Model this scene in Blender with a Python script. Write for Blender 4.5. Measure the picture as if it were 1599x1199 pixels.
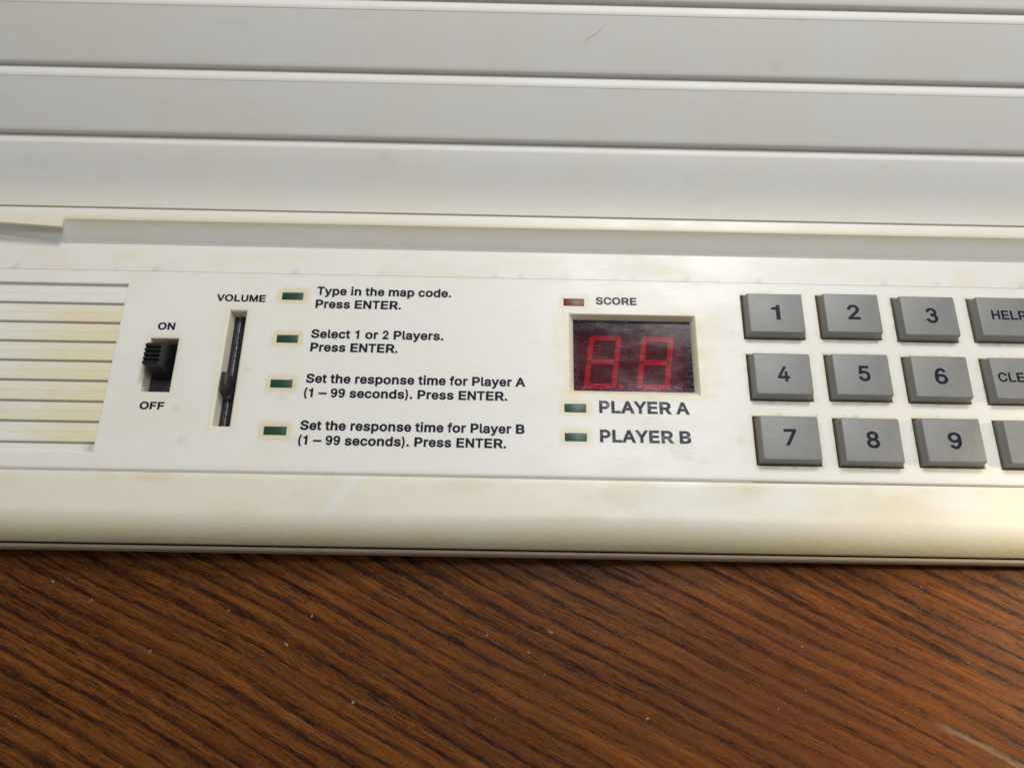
import bpy, bmesh, math, random
import numpy as np
import mathutils, mathutils.geometry
from mathutils import Vector, Matrix, noise

random.seed(4)
MM = 0.001                      # everything below is written in millimetres
scene = bpy.context.scene
for o in list(bpy.data.objects):
    bpy.data.objects.remove(o)

# ------------------------------------------------------------------ camera
cam_d = bpy.data.cameras.new('camera')
cam = bpy.data.objects.new('camera', cam_d)
scene.collection.objects.link(cam)
right = Vector((0.99982, 0.01595, 0.00979)).normalized()
_cam_rows = None
def _camera_axes():
    f, cx, cy = 1201.0, 799.5, 599.5
    dy = np.array([(850 - cx) / f, (-2570.0 - cy) / f, 1.0])
    s = 0.019
    w = -(dy[0] + dy[1] * s) / dy[2]
    dx = np.array([1, s, w]); dx /= np.linalg.norm(dx); dy /= np.linalg.norm(dy)
    return np.stack([dx, dy, np.cross(dx, dy)], 1)
_M = _camera_axes()
_C = -_M.T @ np.array([0, 0, 165.0])
rot = Matrix(((_M[0][0], -_M[1][0], -_M[2][0]),
              (_M[0][1], -_M[1][1], -_M[2][1]),
              (_M[0][2], -_M[1][2], -_M[2][2])))
cam.matrix_world = Matrix.Translation(Vector(_C) * MM) @ rot.to_4x4()
cam_d.sensor_fit = 'HORIZONTAL'
cam_d.sensor_width = 36.0
cam_d.lens = 36.0 * 1201.0 / 1599.0
cam_d.clip_start = 0.005
cam_d.clip_end = 20.0
cam_d.dof.use_dof = True
cam_d.dof.focus_distance = 0.164
cam_d.dof.aperture_fstop = 10.5
scene.camera = cam
scene.render.resolution_x, scene.render.resolution_y = 1024, 767

# ------------------------------------------------------------------ light
world = bpy.data.worlds.new('World'); scene.world = world
world.use_nodes = True
bg = world.node_tree.nodes['Background']
bg.inputs['Color'].default_value = (1.0, 0.985, 0.96, 1)
bg.inputs['Strength'].default_value = 0.195

def area(name, loc, target, size, power, color, sy=None, spread=math.pi):
    d = bpy.data.lights.new(name, 'AREA')
    d.energy = power; d.color = color; d.size = size * MM; d.spread = spread
    if sy: d.shape = 'RECTANGLE'; d.size_y = sy * MM
    o = bpy.data.objects.new(name, d); scene.collection.objects.link(o)
    o.location = Vector(loc) * MM
    o.rotation_euler = (Vector(target) - Vector(loc)).to_track_quat('-Z', 'Y').to_euler()
    return o
area('ceiling_lamp', (152, 345, 480), (0, 20, 0), 125, 1.84, (1.0, 0.985, 0.96))
area('side_lamp', (125, 92, 500), (20, -10, 0), 110, 0.80, (0.97, 0.985, 1.0))

def spot(name, loc, target, power, angle, blend, color, radius):
    d = bpy.data.lights.new(name, 'SPOT')
    d.energy = power; d.color = color; d.spot_size = math.radians(angle); d.spot_blend = blend
    d.shadow_soft_size = radius * MM
    o = bpy.data.objects.new(name, d); scene.collection.objects.link(o)
    o.location = Vector(loc) * MM
    o.rotation_euler = (Vector(target) - Vector(loc)).to_track_quat('-Z', 'Y').to_euler()
spot('right_fill_spot', (470, -10, 235), (176, -64, -12), 14.0, 27, 1.0, (1.0, 0.84, 0.60), 16)  # added warm spot, no such lamp stands there; brightens the lower right

scene.view_settings.view_transform = 'Standard'
scene.view_settings.look = 'None'
scene.view_settings.exposure = 0.0
scene.view_settings.gamma = 1.0
scene.view_settings.use_curve_mapping = False
scene.cycles.max_bounces = 8
scene.cycles.use_denoising = True

# ------------------------------------------------------------------ node helpers
class NT:
    def __init__(self, name):
        self.m = bpy.data.materials.new(name); self.m.use_nodes = True
        self.t = self.m.node_tree
        self.b = self.t.nodes['Principled BSDF']; self.out = self.t.nodes['Material Output']
        tc = self.t.nodes.new('ShaderNodeTexCoord')
        self.co = self.map(tc.outputs['Object'], (1000, 1000, 1000))     # millimetres
    def n(self, typ, **k):
        x = self.t.nodes.new(typ)
        for a, v in k.items(): setattr(x, a, v)
        return x
    def l(self, a, b): self.t.links.new(a, b)
    def map(self, src, scale=(1, 1, 1), rot=(0, 0, 0), loc=(0, 0, 0)):
        x = self.n('ShaderNodeMapping')
        x.inputs['Scale'].default_value = scale; x.inputs['Rotation'].default_value = rot
        x.inputs['Location'].default_value = loc
        self.l(src, x.inputs['Vector']); return x.outputs[0]
    def noise(self, src, scale, detail=3, rough=0.55, dist=0.0):
        x = self.n('ShaderNodeTexNoise')
        x.inputs['Scale'].default_value = scale; x.inputs['Detail'].default_value = detail
        x.inputs['Roughness'].default_value = rough; x.inputs['Distortion'].default_value = dist
        self.l(src, x.inputs['Vector']); return x.outputs['Fac']
    def rng(self, src, a, b, c=0.0, d=1.0, smooth=True):
        x = self.n('ShaderNodeMapRange')
        if smooth: x.interpolation_type = 'SMOOTHSTEP'
        for i, v in zip((1, 2, 3, 4), (a, b, c, d)): x.inputs[i].default_value = v
        self.l(src, x.inputs[0]); return x.outputs[0]
    def math(self, op, a, b=None):
        x = self.n('ShaderNodeMath', operation=op)
        for i, v in enumerate((a, b)):
            if v is None: continue
            if isinstance(v, (int, float)): x.inputs[i].default_value = v
            else: self.l(v, x.inputs[i])
        return x.outputs[0]
    def mix(self, fac, a, b, blend='MIX'):
        x = self.n('ShaderNodeMix', data_type='RGBA', blend_type=blend)
        for sock, v in ((x.inputs[0], fac), (x.inputs[6], a), (x.inputs[7], b)):
            if isinstance(v, (int, float)): sock.default_value = v
            elif isinstance(v, tuple): sock.default_value = (*v, 1) if len(v) == 3 else v
            else: self.l(v, sock)
        return x.outputs[2]
    def attr(self, name):
        return self.n('ShaderNodeAttribute', attribute_name=name).outputs['Fac']
    def bump(self, h, strength, dist):
        x = self.n('ShaderNodeBump')
        x.inputs['Strength'].default_value = strength; x.inputs['Distance'].default_value = dist * MM
        self.l(h, x.inputs['Height']); self.l(x.outputs[0], self.b.inputs['Normal']); return x
    def set(self, **k):
        for a, v in k.items():
            s = self.b.inputs[a.replace('_', ' ')]
            if isinstance(v, (int, float)): s.default_value = v
            elif isinstance(v, tuple): s.default_value = (*v, 1)
            else: self.l(v, s)

def plastic(name, base, yellow, mottle=0.3, rough=0.42, grain=0.0, stain_col=(0.77, 0.655, 0.385), brushed=0.5, spec=0.5, sss=0.0, smudges=()):
    t = NT(name)
    big = t.noise(t.map(t.co, (0.05, 0.11, 0.11)), 1.0, 4, 0.6)
    mid = t.noise(t.map(t.co, (0.16, 0.5, 0.5), loc=(7, 3, 1)), 1.0, 5, 0.65)
    f = t.math('MULTIPLY', t.rng(t.math('ADD', t.math('MULTIPLY', big, 0.65), t.math('MULTIPLY', mid, 0.35)), 0.42, 0.66), mottle)
    c = t.mix(f, base, yellow)
    st = t.attr('stain_glare')
    sn = t.noise(t.co, 0.9, 4, 0.6)
    st2 = t.math('MULTIPLY', st, t.rng(sn, 0.2, 0.75, 0.75, 1.0))
    c = t.mix(st2, c, stain_col)
    # grime that has collected in specks and smudges
    sp = t.rng(t.noise(t.co, 1.6, 2, 0.5), 0.765, 0.82)
    c = t.mix(t.math('MULTIPLY', sp, 0.30), c, (0.25, 0.21, 0.15))
    sm = t.rng(t.noise(t.map(t.co, (0.11, 0.17, 0.17), loc=(31, 12, 5)), 1.0, 5, 0.6), 0.60, 0.78)
    c = t.mix(t.math('MULTIPLY', sm, 0.22), c, (0.50, 0.47, 0.42))
    c = t.mix(t.math('MULTIPLY', t.attr('worn_pale'), t.rng(sn, 0.3, 0.7, 0.5, 0.9)), c, (0.80, 0.81, 0.82))
    dirt_shade = t.attr('dirt_shade')  # real dirt plus shade painted into gaps and grooves
    c = t.mix(t.math('MULTIPLY', dirt_shade, 0.85), c, (0.16, 0.12, 0.07))
    for (sx, sy, rx, ry, rim, fill) in smudges:       # dried drops: a ragged rim and a granular inside
        q = t.map(t.co, (1 / rx, 1 / ry, 0), loc=(-sx / rx, -sy / ry, 0))
        ln = t.n('ShaderNodeVectorMath', operation='LENGTH'); t.l(q, ln.inputs[0])
        d = t.math('ADD', ln.outputs['Value'], t.math('MULTIPLY', t.math('SUBTRACT', t.noise(t.co, 0.6, 5, 0.7), 0.5), 1.3))
        ring = t.math('MULTIPLY', t.rng(d, 0.78, 0.96), t.rng(d, 0.98, 1.10, 1, 0))
        inner = t.math('MULTIPLY', t.rng(d, 0.7, 1.0, 1, 0), t.rng(t.noise(t.co, 2.6, 3, 0.7), 0.45, 0.62))
        c = t.mix(t.math('MAXIMUM', t.math('MULTIPLY', ring, rim), t.math('MULTIPLY', inner, fill)), c, (0.42, 0.36, 0.26))
    # fine rubbed scratches along the length
    s1 = t.noise(t.map(t.co, (0.09, 2.6, 1.0), rot=(0, 0, 0.03)), 1.0, 3, 0.6)
    s2 = t.noise(t.map(t.co, (0.16, 2.8, 1.0), rot=(0, 0, -0.35), loc=(3, 9, 0)), 1.0, 2, 0.6)
    sc = t.math('ADD', t.rng(s1, 0.55, 0.75, 0, brushed), t.rng(s2, 0.66, 0.76, 0, brushed * 0.6))
    c = t.mix(t.math('MULTIPLY', sc, 0.20), c, (0.86, 0.86, 0.85))
    r = t.math('ADD', t.math('MULTIPLY', t.rng(big, 0.3, 0.7, -0.06, 0.08), 1.0), t.math('SUBTRACT', rough, t.math('MULTIPLY', sc, 0.12)))
    g = t.noise(t.co, 1.9 if grain > 0.5 else 3.2, 2, 0.5)
    if grain > 0.5: c = t.mix(t.rng(g, 0.30, 0.70, 0, 0.10), c, (0.93, 0.93, 0.92))  # grain sparkle painted into the colour as pale flecks
    h = t.math('ADD', t.math('MULTIPLY', g, 1.0 if grain else 0.2), t.math('MULTIPLY', t.math('SUBTRACT', s1, 0.5), brushed * 0.9))
    t.bump(h, 0.30 if grain else 0.25, 0.02 + 0.05 * grain)
    t.set(Base_Color=c, Roughness=r, Specular_IOR_Level=spec)
    if sss:
        t.b.inputs['Subsurface Radius'].default_value = (1.0, 0.85, 0.6)
        t.set(Subsurface_Weight=sss, Subsurface_Scale=1.2 * MM)
    return t.m

M = {}
M['panel'] = plastic('ivory_panel', (0.83, 0.815, 0.77), (0.80, 0.77, 0.66), 0.55, 0.40, 0.0, brushed=0.8, sss=0.45, smudges=((30.2, -8.6, 2.2, 1.5, 0.20, 0.16), (35.9, -14.0, 2.4, 2.3, 0.20, 0.36)))
M['bezel'] = plastic('ivory_grained', (0.80, 0.755, 0.625), (0.775, 0.715, 0.56), 0.5, 0.38, 1.0, stain_col=(0.64, 0.55, 0.32), brushed=0.1)
M['housing'] = plastic('ivory_housing', (0.81, 0.795, 0.745), (0.79, 0.755, 0.63), 0.5, 0.42, 0.25, brushed=0.5)
M['slat'] = plastic('ivory_slats', (0.76, 0.75, 0.715), (0.74, 0.715, 0.64), 0.5, 0.58, 0.2, brushed=0.35, spec=0.3)
M['louvre'] = plastic('ivory_louvres', (0.80, 0.79, 0.745), (0.76, 0.71, 0.56), 0.4, 0.45, 0.0, stain_col=(0.765, 0.68, 0.42), brushed=0.5, sss=0.3)
M['base'] = plastic('tan_base_shell', (0.44, 0.365, 0.265), (0.39, 0.315, 0.22), 0.6, 0.36, 0.3, brushed=0.2)

def simple(name, col, rough, col2=None, scale=0.8, bump=0.0, bscale=4.0, metallic=0.0, spec=0.5):
    t = NT(name)
    c = col
    if col2 is not None:
        c = t.mix(t.rng(t.noise(t.co, scale, 4, 0.6), 0.35, 0.7), col, col2)
    r = t.rng(t.noise(t.co, scale * 2.1, 3, 0.6), 0.3, 0.7, rough * 0.85, min(1, rough * 1.15))
    if bump: t.bump(t.noise(t.co, bscale, 3, 0.6), 0.4, bump)
    t.set(Base_Color=c, Roughness=r, Metallic=metallic, Specular_IOR_Level=spec)
    return t.m
M['black'] = simple('black_plastic', (0.007, 0.007, 0.0075), 0.45, (0.012, 0.012, 0.013), 1.2, 0.02, spec=0.35)
M['dark'] = simple('dark_inside', (0.006, 0.005, 0.004), 0.7, (0.012, 0.010, 0.008))
M['dusty'] = simple('dusty_black', (0.010, 0.010, 0.012), 0.5, (0.035, 0.033, 0.035), 2.2, 0.03)
M['rail'] = simple('dull_metal_rail', (0.16, 0.15, 0.17), 0.38, (0.04, 0.04, 0.05), 1.3, 0.05, 2.5, metallic=0.8)
M['green'] = simple('dark_green_lens', (0.006, 0.050, 0.030), 0.42, (0.010, 0.066, 0.042), 1.5, 0.01)
M['red'] = simple('dark_red_lens', (0.145, 0.010, 0.020), 0.42, (0.18, 0.016, 0.03), 1.5, 0.01)

def key_mat():
    t = NT('grey_key_plastic')
    n1 = t.noise(t.co, 0.35, 5, 0.6)
    c = t.mix(t.rng(n1, 0.35, 0.68), (0.200, 0.202, 0.192), (0.222, 0.224, 0.212))
    s1 = t.noise(t.map(t.co, (0.3, 4.2, 1), rot=(0, 0, 0.5)), 1.0, 3, 0.6)
    c = t.mix(t.rng(s1, 0.6, 0.75, 0, 0.25), c, (0.30, 0.30, 0.30))
    sp = t.rng(t.noise(t.co, 1.1, 2, 0.5), 0.75, 0.80, 0, 0.5)
    c = t.mix(sp, c, (0.12, 0.11, 0.09))
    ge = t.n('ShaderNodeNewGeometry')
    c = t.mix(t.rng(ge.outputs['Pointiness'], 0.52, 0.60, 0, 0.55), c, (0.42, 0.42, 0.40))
    r = t.rng(n1, 0.3, 0.7, 0.44, 0.50)
    t.bump(t.noise(t.co, 3.0, 3, 0.6), 0.35, 0.03)
    t.set(Base_Color=c, Roughness=r, Specular_IOR_Level=0.55)
    return t.m
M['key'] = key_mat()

def ink(name, col, wear, worn_col, lo=0.58, hi=0.72):
    t = NT(name)
    w = t.rng(t.noise(t.co, 0.55, 5, 0.65), lo, hi, 0, wear)
    w2 = t.rng(t.noise(t.map(t.co, (0.2, 5, 1)), 1.0, 3, 0.6), 0.6, 0.75, 0, wear * 0.6)
    c = t.mix(t.math('MAXIMUM', w, w2), col, worn_col)
    t.set(Base_Color=c, Roughness=0.5, Specular_IOR_Level=0.15)
    return t.m
M['ink'] = ink('navy_black_ink', (0.008, 0.009, 0.017), 0.05, (0.4, 0.4, 0.38))
M['ink_glare_worn'] = ink('glare_worn_grey_ink', (0.050, 0.050, 0.064), 0.45, (0.45, 0.44, 0.42), 0.5, 0.7)  # haze of the glare painted into the ink, plus real wear
M['ink_key'] = ink('navy_key_ink', (0.009, 0.011, 0.026), 0.2, (0.09, 0.09, 0.10))

def window_mat():
    t = NT('scratched_red_window')
    t.t.nodes.remove(t.b)
    tr = t.n('ShaderNodeBsdfTransparent'); tr.inputs[0].default_value = (0.58, 0.085, 0.175, 1)
    gl = t.n('ShaderNodeBsdfGlossy'); gl.inputs[0].default_value = (1, 1, 1, 1)
    df = t.n('ShaderNodeBsdfDiffuse')
    df.inputs[0].default_value = (0.42, 0.27, 0.42, 1)
    s1 = t.noise(t.map(t.co, (0.13, 2.7, 1), rot=(0, 0, -0.10)), 1.0, 4, 0.65)
    s2 = t.noise(t.map(t.co, (0.16, 3.1, 1), rot=(0, 0, 0.20), loc=(5, 2, 0)), 1.0, 3, 0.65)
    s3 = t.noise(t.map(t.co, (0.35, 3.0, 1), rot=(0, 0, -0.45), loc=(1, 8, 0)), 1.0, 3, 0.65)
    s = t.math('MAXIMUM', t.rng(s1, 0.56, 0.74, 0, 0.8), t.math('MAXIMUM', t.rng(s2, 0.62, 0.72, 0, 1.6), t.rng(s3, 0.66, 0.74, 0, 1.8)))
    sm = t.noise(t.map(t.co, (0.12, 0.2, 1)), 1.0, 5, 0.65)
    s = t.math('MULTIPLY', s, t.rng(sm, 0.3, 0.65, 0.25, 1.0))
    grime_glare = t.attr('stain_glare')  # grained edges plus glare and haze painted onto the window
    gn = t.noise(t.co, 1.6, 4, 0.7)
    grime_glare = t.math('MULTIPLY', grime_glare, t.rng(gn, 0.40, 0.62))
    fac = t.math('MINIMUM', t.math('ADD', t.math('ADD', t.math('MULTIPLY', s, 0.20), t.math('MULTIPLY', grime_glare, 0.42)), 0.006), 0.9)
    gr = t.rng(sm, 0.3, 0.7, 0.10, 0.20); t.l(gr, gl.inputs['Roughness'])
    fr = t.n('ShaderNodeFresnel'); fr.inputs[0].default_value = 1.33
    bp = t.n('ShaderNodeBump'); bp.inputs['Strength'].default_value = 0.06; bp.inputs['Distance'].default_value = 0.03 * MM
    t.l(s, bp.inputs['Height']); t.l(bp.outputs[0], gl.inputs['Normal']); t.l(bp.outputs[0], fr.inputs['Normal'])
    m1 = t.n('ShaderNodeMixShader'); t.l(fac, m1.inputs[0]); t.l(tr.outputs[0], m1.inputs[1]); t.l(df.outputs[0], m1.inputs[2])
    m2 = t.n('ShaderNodeMixShader'); t.l(fr.outputs[0], m2.inputs[0]); t.l(m1.outputs[0], m2.inputs[1]); t.l(gl.outputs[0], m2.inputs[2])
    t.l(m2.outputs[0], t.out.inputs['Surface'])
    return t.m
M['window'] = window_mat()
M['segment'] = simple('unlit_red_segment', (1.0, 0.20, 0.30), 0.5, (0.85, 0.15, 0.23), 1.0)
M['module'] = simple('display_face', (0.13, 0.05, 0.09), 0.6, (0.07, 0.03, 0.06), 0.5)

def wood():
    t = NT('stained_oak')
    A = math.radians(26)
    g = t.map(t.co, rot=(0, 0, A))                    # x runs along the grain
    sep = t.n('ShaderNodeSeparateXYZ'); t.l(g, sep.inputs[0])
    com = t.n('ShaderNodeCombineXYZ')
    wv = t.noise(t.map(g, (0.008, 0.016, 0.01)), 1.0, 2, 0.5)
    wig = t.noise(t.map(g, (0.12, 0.2, 0.01), loc=(4, 4, 0)), 1.0, 3, 0.6)
    v = t.math('ADD', sep.outputs[1], t.math('ADD', t.math('MULTIPLY', t.math('SUBTRACT', wv, 0.5), 7.0), t.math('MULTIPLY', t.math('SUBTRACT', wig, 0.5), 0.65)))
    t.l(sep.outputs[0], com.inputs[0]); t.l(v, com.inputs[1])
    w = com.outputs[0]
    # growth rings: bands where the dark open pores crowd together
    ring = t.noise(t.map(w, (0.012, 0.22, 1)), 1.0, 2, 0.5)
    saw = t.math('FRACT', t.math('MULTIPLY', t.math('ADD', v, t.math('MULTIPLY', ring, 4.0)), 0.30))
    band = t.math('MULTIPLY', t.rng(saw, 0.0, 0.18), t.rng(saw, 0.20, 0.55, 1.0, 0.0))
    dens = t.rng(t.noise(t.map(g, (0.020, 0.07, 1), loc=(6, 3, 0)), 1.0, 3, 0.55), 0.3, 0.7, -0.065, 0.035)
    pore = t.noise(t.map(w, (0.12, 1.75, 1)), 1.0, 2, 0.5)
    small = t.noise(t.map(w, (0.26, 4.0, 1), loc=(5, 1, 0)), 1.0, 2, 0.5)
    tiny = t.noise(t.map(w, (0.45, 6.5, 1), loc=(1, 5, 0)), 1.0, 2, 0.5)
    ragged = t.noise(t.map(w, (1.4, 4.5, 1)), 1.0, 3, 0.7)
    rag = t.math('ADD', dens, t.math('MULTIPLY', t.math('SUBTRACT', ragged, 0.5), 0.42))
    pore_b = t.rng(t.math('ADD', t.math('ADD', pore, t.math('MULTIPLY', band, 0.125)), rag), 0.57, 0.77)
    pore_s = t.rng(t.math('ADD', t.math('ADD', small, t.math('MULTIPLY', band, 0.12)), rag), 0.54, 0.72, 0, 0.8)
    pore_t = t.rng(t.math('ADD', t.math('ADD', tiny, t.math('MULTIPLY', band, 0.08)), dens), 0.52, 0.66, 0, 0.55)
    fine = t.noise(t.map(w, (0.08, 3.0, 1), loc=(9, 0, 0)), 1.0, 4, 0.7)
    fib = t.noise(t.map(w, (0.03, 0.8, 1), loc=(2, 7, 0)), 1.0, 4, 0.6)
    tone = t.noise(t.map(g, (0.012, 0.05, 1), loc=(3, 2, 0)), 1.0, 4, 0.6)
    c = t.mix(t.rng(fib, 0.30, 0.70), (0.130, 0.040, 0.0085), (0.245, 0.086, 0.018))
    c = t.mix(t.rng(fine, 0.44, 0.66, 0, 0.65), c, (0.060, 0.0185, 0.0065))
    c = t.mix(t.rng(tone, 0.38, 0.66, 0, 0.65), c, (0.085, 0.028, 0.0115))
    c = t.mix(t.math('MULTIPLY', band, 0.35), c, (0.050, 0.016, 0.007))
    c = t.mix(pore_t, c, (0.036, 0.012, 0.006))
    c = t.mix(pore_s, c, (0.022, 0.0085, 0.0055))
    c = t.mix(t.math('MULTIPLY', pore_b, 0.82), c, (0.0150, 0.0060, 0.0045))
    # pale rubbed scratches in the varnish
    k1 = t.noise(t.map(t.co, (0.05, 2.8, 1), rot=(0, 0, -0.62), loc=(2, 2, 0)), 1.0, 2, 0.5)
    k2 = t.noise(t.map(t.co, (0.07, 3.4, 1), rot=(0, 0, -1.25), loc=(8, 1, 0)), 1.0, 2, 0.5)
    k = t.math('MAXIMUM', t.rng(k1, 0.735, 0.79, 0, 0.16), t.rng(k2, 0.735, 0.79, 0, 0.13))
    c = t.mix(k, c, (0.30, 0.20, 0.13))
    # one broad pale streak near the right hand corner
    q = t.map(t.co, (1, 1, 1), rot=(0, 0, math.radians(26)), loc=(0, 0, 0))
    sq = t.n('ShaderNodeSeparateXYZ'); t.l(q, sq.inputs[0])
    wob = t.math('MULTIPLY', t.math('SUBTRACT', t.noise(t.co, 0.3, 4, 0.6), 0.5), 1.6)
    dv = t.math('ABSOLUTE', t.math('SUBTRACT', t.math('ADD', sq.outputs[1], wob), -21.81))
    pale_streak = t.math('MULTIPLY', t.rng(dv, 0.15, 0.8, 1, 0), t.math('MULTIPLY', t.rng(sq.outputs[0], 104.10, 109.10), t.rng(sq.outputs[0], 121.10, 131.10, 1, 0)))
    c = t.mix(t.math('MULTIPLY', pale_streak, 0.38), c, (0.30, 0.22, 0.15))
    t.set(Base_Color=c, Roughness=t.rng(tone, 0.3, 0.7, 0.32, 0.42), Specular_IOR_Level=0.08)
    h = t.math('SUBTRACT', t.math('MULTIPLY', fine, -0.25), t.math('MULTIPLY', pore_b, 0.8))
    t.bump(h, 0.55, 0.10)
    return t.m
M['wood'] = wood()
M['dust'] = simple('pale_dust', (0.30, 0.22, 0.15), 0.8, (0.20, 0.14, 0.09), 3.0)

# ------------------------------------------------------------------ object helpers
def link(name, me, mat, parent=None, sharp=30):
    me.materials.append(mat)
    me.polygons.foreach_set('use_smooth', [True] * len(me.polygons))
    me.set_sharp_from_angle(angle=math.radians(sharp))
    o = bpy.data.objects.new(name, me); scene.collection.objects.link(o)
    if parent: o.parent = parent
    return o
def from_data(name, verts, faces, mat, parent=None, sharp=30, stain_glare=None, dirt_shade=None, worn_pale=None):
    me = bpy.data.meshes.new(name)
    me.from_pydata([(x * MM, y * MM, z * MM) for x, y, z in verts], [], faces)
    for nm, fn in (('stain_glare', stain_glare), ('dirt_shade', dirt_shade), ('worn_pale', worn_pale)):  # channels mix real marks with painted glare and shade
        if fn:
            a = me.attributes.new(nm, 'FLOAT', 'POINT')
            a.data.foreach_set('value', [float(fn(*p)) for p in verts])
    me.update()
    return link(name, me, mat, parent, sharp)
def from_bm(name, bm, mat, parent=None, sharp=30):
    bmesh.ops.recalc_face_normals(bm, faces=bm.faces)
    bmesh.ops.scale(bm, vec=(MM, MM, MM), verts=bm.verts)
    me = bpy.data.meshes.new(name); bm.to_mesh(me); bm.free()
    return link(name, me, mat, parent, sharp)
def frustum(bm, base, zb, top, zt, bev=0.25, seg=3):
    """box whose base rectangle (x0,x1,y0,y1) at zb shrinks to the top rectangle at zt; bevelled"""
    vs = []
    for (x0, x1, y0, y1), z in ((base, zb), (top, zt)):
        vs += [bm.verts.new((x, y, z)) for x, y in ((x0, y0), (x1, y0), (x1, y1), (x0, y1))]
    fs = [(3, 2, 1, 0), (4, 5, 6, 7), (0, 1, 5, 4), (1, 2, 6, 5), (2, 3, 7, 6), (3, 0, 4, 7)]
    for f in fs: bm.faces.new([vs[i] for i in f])
    if bev:
        bm.edges.ensure_lookup_table()
        es = [e for e in bm.edges if all(v in vs for v in e.verts) and not all(v in vs[:4] for v in e.verts)]
        bmesh.ops.bevel(bm, geom=es, offset=bev, segments=seg, profile=0.5, affect='EDGES', clamp_overlap=True)
def profile(prof, xs, fn=None):
    """extrude an open (y,z) profile along x; fn may move points (x,i,y,z)->(y,z)"""
    verts, faces = [], []
    n = len(prof)
    for x in xs:
        for i, (y, z) in enumerate(prof):
            if fn: y, z = fn(x, i, y, z)
            verts.append((x, y, z))
    for a in range(len(xs) - 1):
        for i in range(n - 1):
            faces.append((a * n + i, a * n + i + 1, (a + 1) * n + i + 1, (a + 1) * n + i))
    return verts, faces
def ss(a, b, x):
    t = min(1, max(0, (x - a) / (b - a))); return t * t * (3 - 2 * t)
def nz(x, y, s, o=0.0):
    return noise.fractal(Vector((x * s + o, y * s - o, o)), 1.0, 2.0, 4) * 0.5 + 0.5
def rect_d(x, y, r):
    dx = max(r[0] - x, 0, x - r[1]); dy = max(r[2] - y, 0, y - r[3])
    return math.hypot(dx, dy)

X0, X1 = -198.0, 216.0
XS = list(np.arange(X0, X1 + .01, 1.5))

# ------------------------------------------------------------------ the table
ZT = -11.6
tv = []
bm = bmesh.new()
frustum(bm, (-420, 420, -330, 330), ZT - 22, (-420, 420, -330, 330), ZT, 1.5, 3)
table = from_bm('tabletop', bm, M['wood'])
table['kind'] = 'structure'
table['label'] = 'dark stained oak tabletop with diagonal grain under the console'
table['category'] = 'table'

# ------------------------------------------------------------------ the console
root = bpy.data.objects.new('electronic_quiz_game', None); scene.collection.objects.link(root)
root.location = (0, 0, 0)
root.empty_display_size = 0.02
root['label'] = 'yellowed ivory plastic quiz game console with grey number keys on the oak table'
root['category'] = 'electronic game'

# rounded rim of the lower half
arc = [(-34.86 - 0.72 * math.sin(a), -7.6 + 1.9 * math.cos(a)) for a in np.linspace(-0.45, math.pi * 0.80, 16)]
prof = [(-31.5, -8.4), (-34.5, -8.4)] + arc + [(-34.3, -9.9), (-33.6, -10.4), (-33.2, ZT), (100, ZT), (100, -3)]
v, f = profile(prof, XS)
from_data('base_shell', v, f, M['base'], root, 40, dirt_shade=lambda x, y, z: 0.9 * ss(-7.2, -8.3, z) * (y > -34.75) + 0.25 * ss(.6, .8, nz(x, z, .5)))  # shade in the gap behind the rim painted dark; the noise is dirt

# front bezel, rolling over towards the table
bz = [(-20.75, -2.0), (-20.75, -0.35)]
for a in np.linspace(0, math.pi / 2, 5): bz.append((-20.95 - 0.25 * math.sin(a), -0.45 + 0.25 * (1 - math.cos(a)) - 0.0 + 0.0))
bz = [(-20.56, -1.0), (-20.56, -0.55), (-20.62, -0.42), (-20.8, -0.34)]
bz += [(y, -0.32 - 0.010 * (-21 - y) ** 1.6) for y in np.linspace(-21.8, -28.6, 10)]
y0, z0 = bz[-1]
for a in np.linspace(0, 1, 15)[1:]:
    th = math.radians(14 + 52 * a)
    yn = y0 - 5.72 * (math.sin(th) - math.sin(math.radians(14))) / (math.sin(math.radians(66)) - math.sin(math.radians(14)))
    zn = z0 - 4.1 * (math.cos(math.radians(14)) - math.cos(th)) / (math.cos(math.radians(14)) - math.cos(math.radians(66)))
    bz.append((yn, zn))
yb, zb = bz[-1]
bz += [(yb - 0.03, zb - 0.35), (yb + 0.15, zb - 0.6), (yb + 1.0, zb - 0.65), (yb + 2.0, zb - 0.65)]
v, f = profile(bz, list(np.arange(X0, X1 + .01, 1.0)))
def bez_st(x, y, z):
    s = 0.30 * ss(0.50, 0.72, nz(x, y * 2.0, .05, 2))
    s = max(s, 1.0 * ss(-28.5, -33.5, y) * (0.75 + 0.4 * nz(x, y, .06, 7)))
    s = max(s, 0.55 * ss(2.2, 0.6, math.hypot((x - 49.5) * .5, y + 22)), 0.5 * ss(2.4, 0.4, math.hypot((x + 73) * .35, y + 21.3)))
    return max(0, s)
def bez_worn_pale(x, y, z):
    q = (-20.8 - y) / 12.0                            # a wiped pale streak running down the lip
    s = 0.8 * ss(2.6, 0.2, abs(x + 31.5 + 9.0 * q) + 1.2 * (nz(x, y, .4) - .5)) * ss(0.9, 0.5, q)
    s = max(s, 0.75 * ss(6, 1.5, math.hypot((x - 57) * .8, (y + 24) * 1.6)), 0.55 * ss(16, 4, math.hypot(x - 36, (y + 25) * 2.6)), 0.6 * ss(9, 2, math.hypot(x - 92, (y + 23.5) * 2)))  # wider pale patches, strongest at their centres
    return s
from_data('front_bezel', v, f, M['bezel'], root, 50, stain_glare=bez_st, worn_pale=bez_worn_pale,
          dirt_shade=lambda x, y, z: 0.15 * (z < -5.1))  # underside of the lip coloured a little darker

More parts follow.
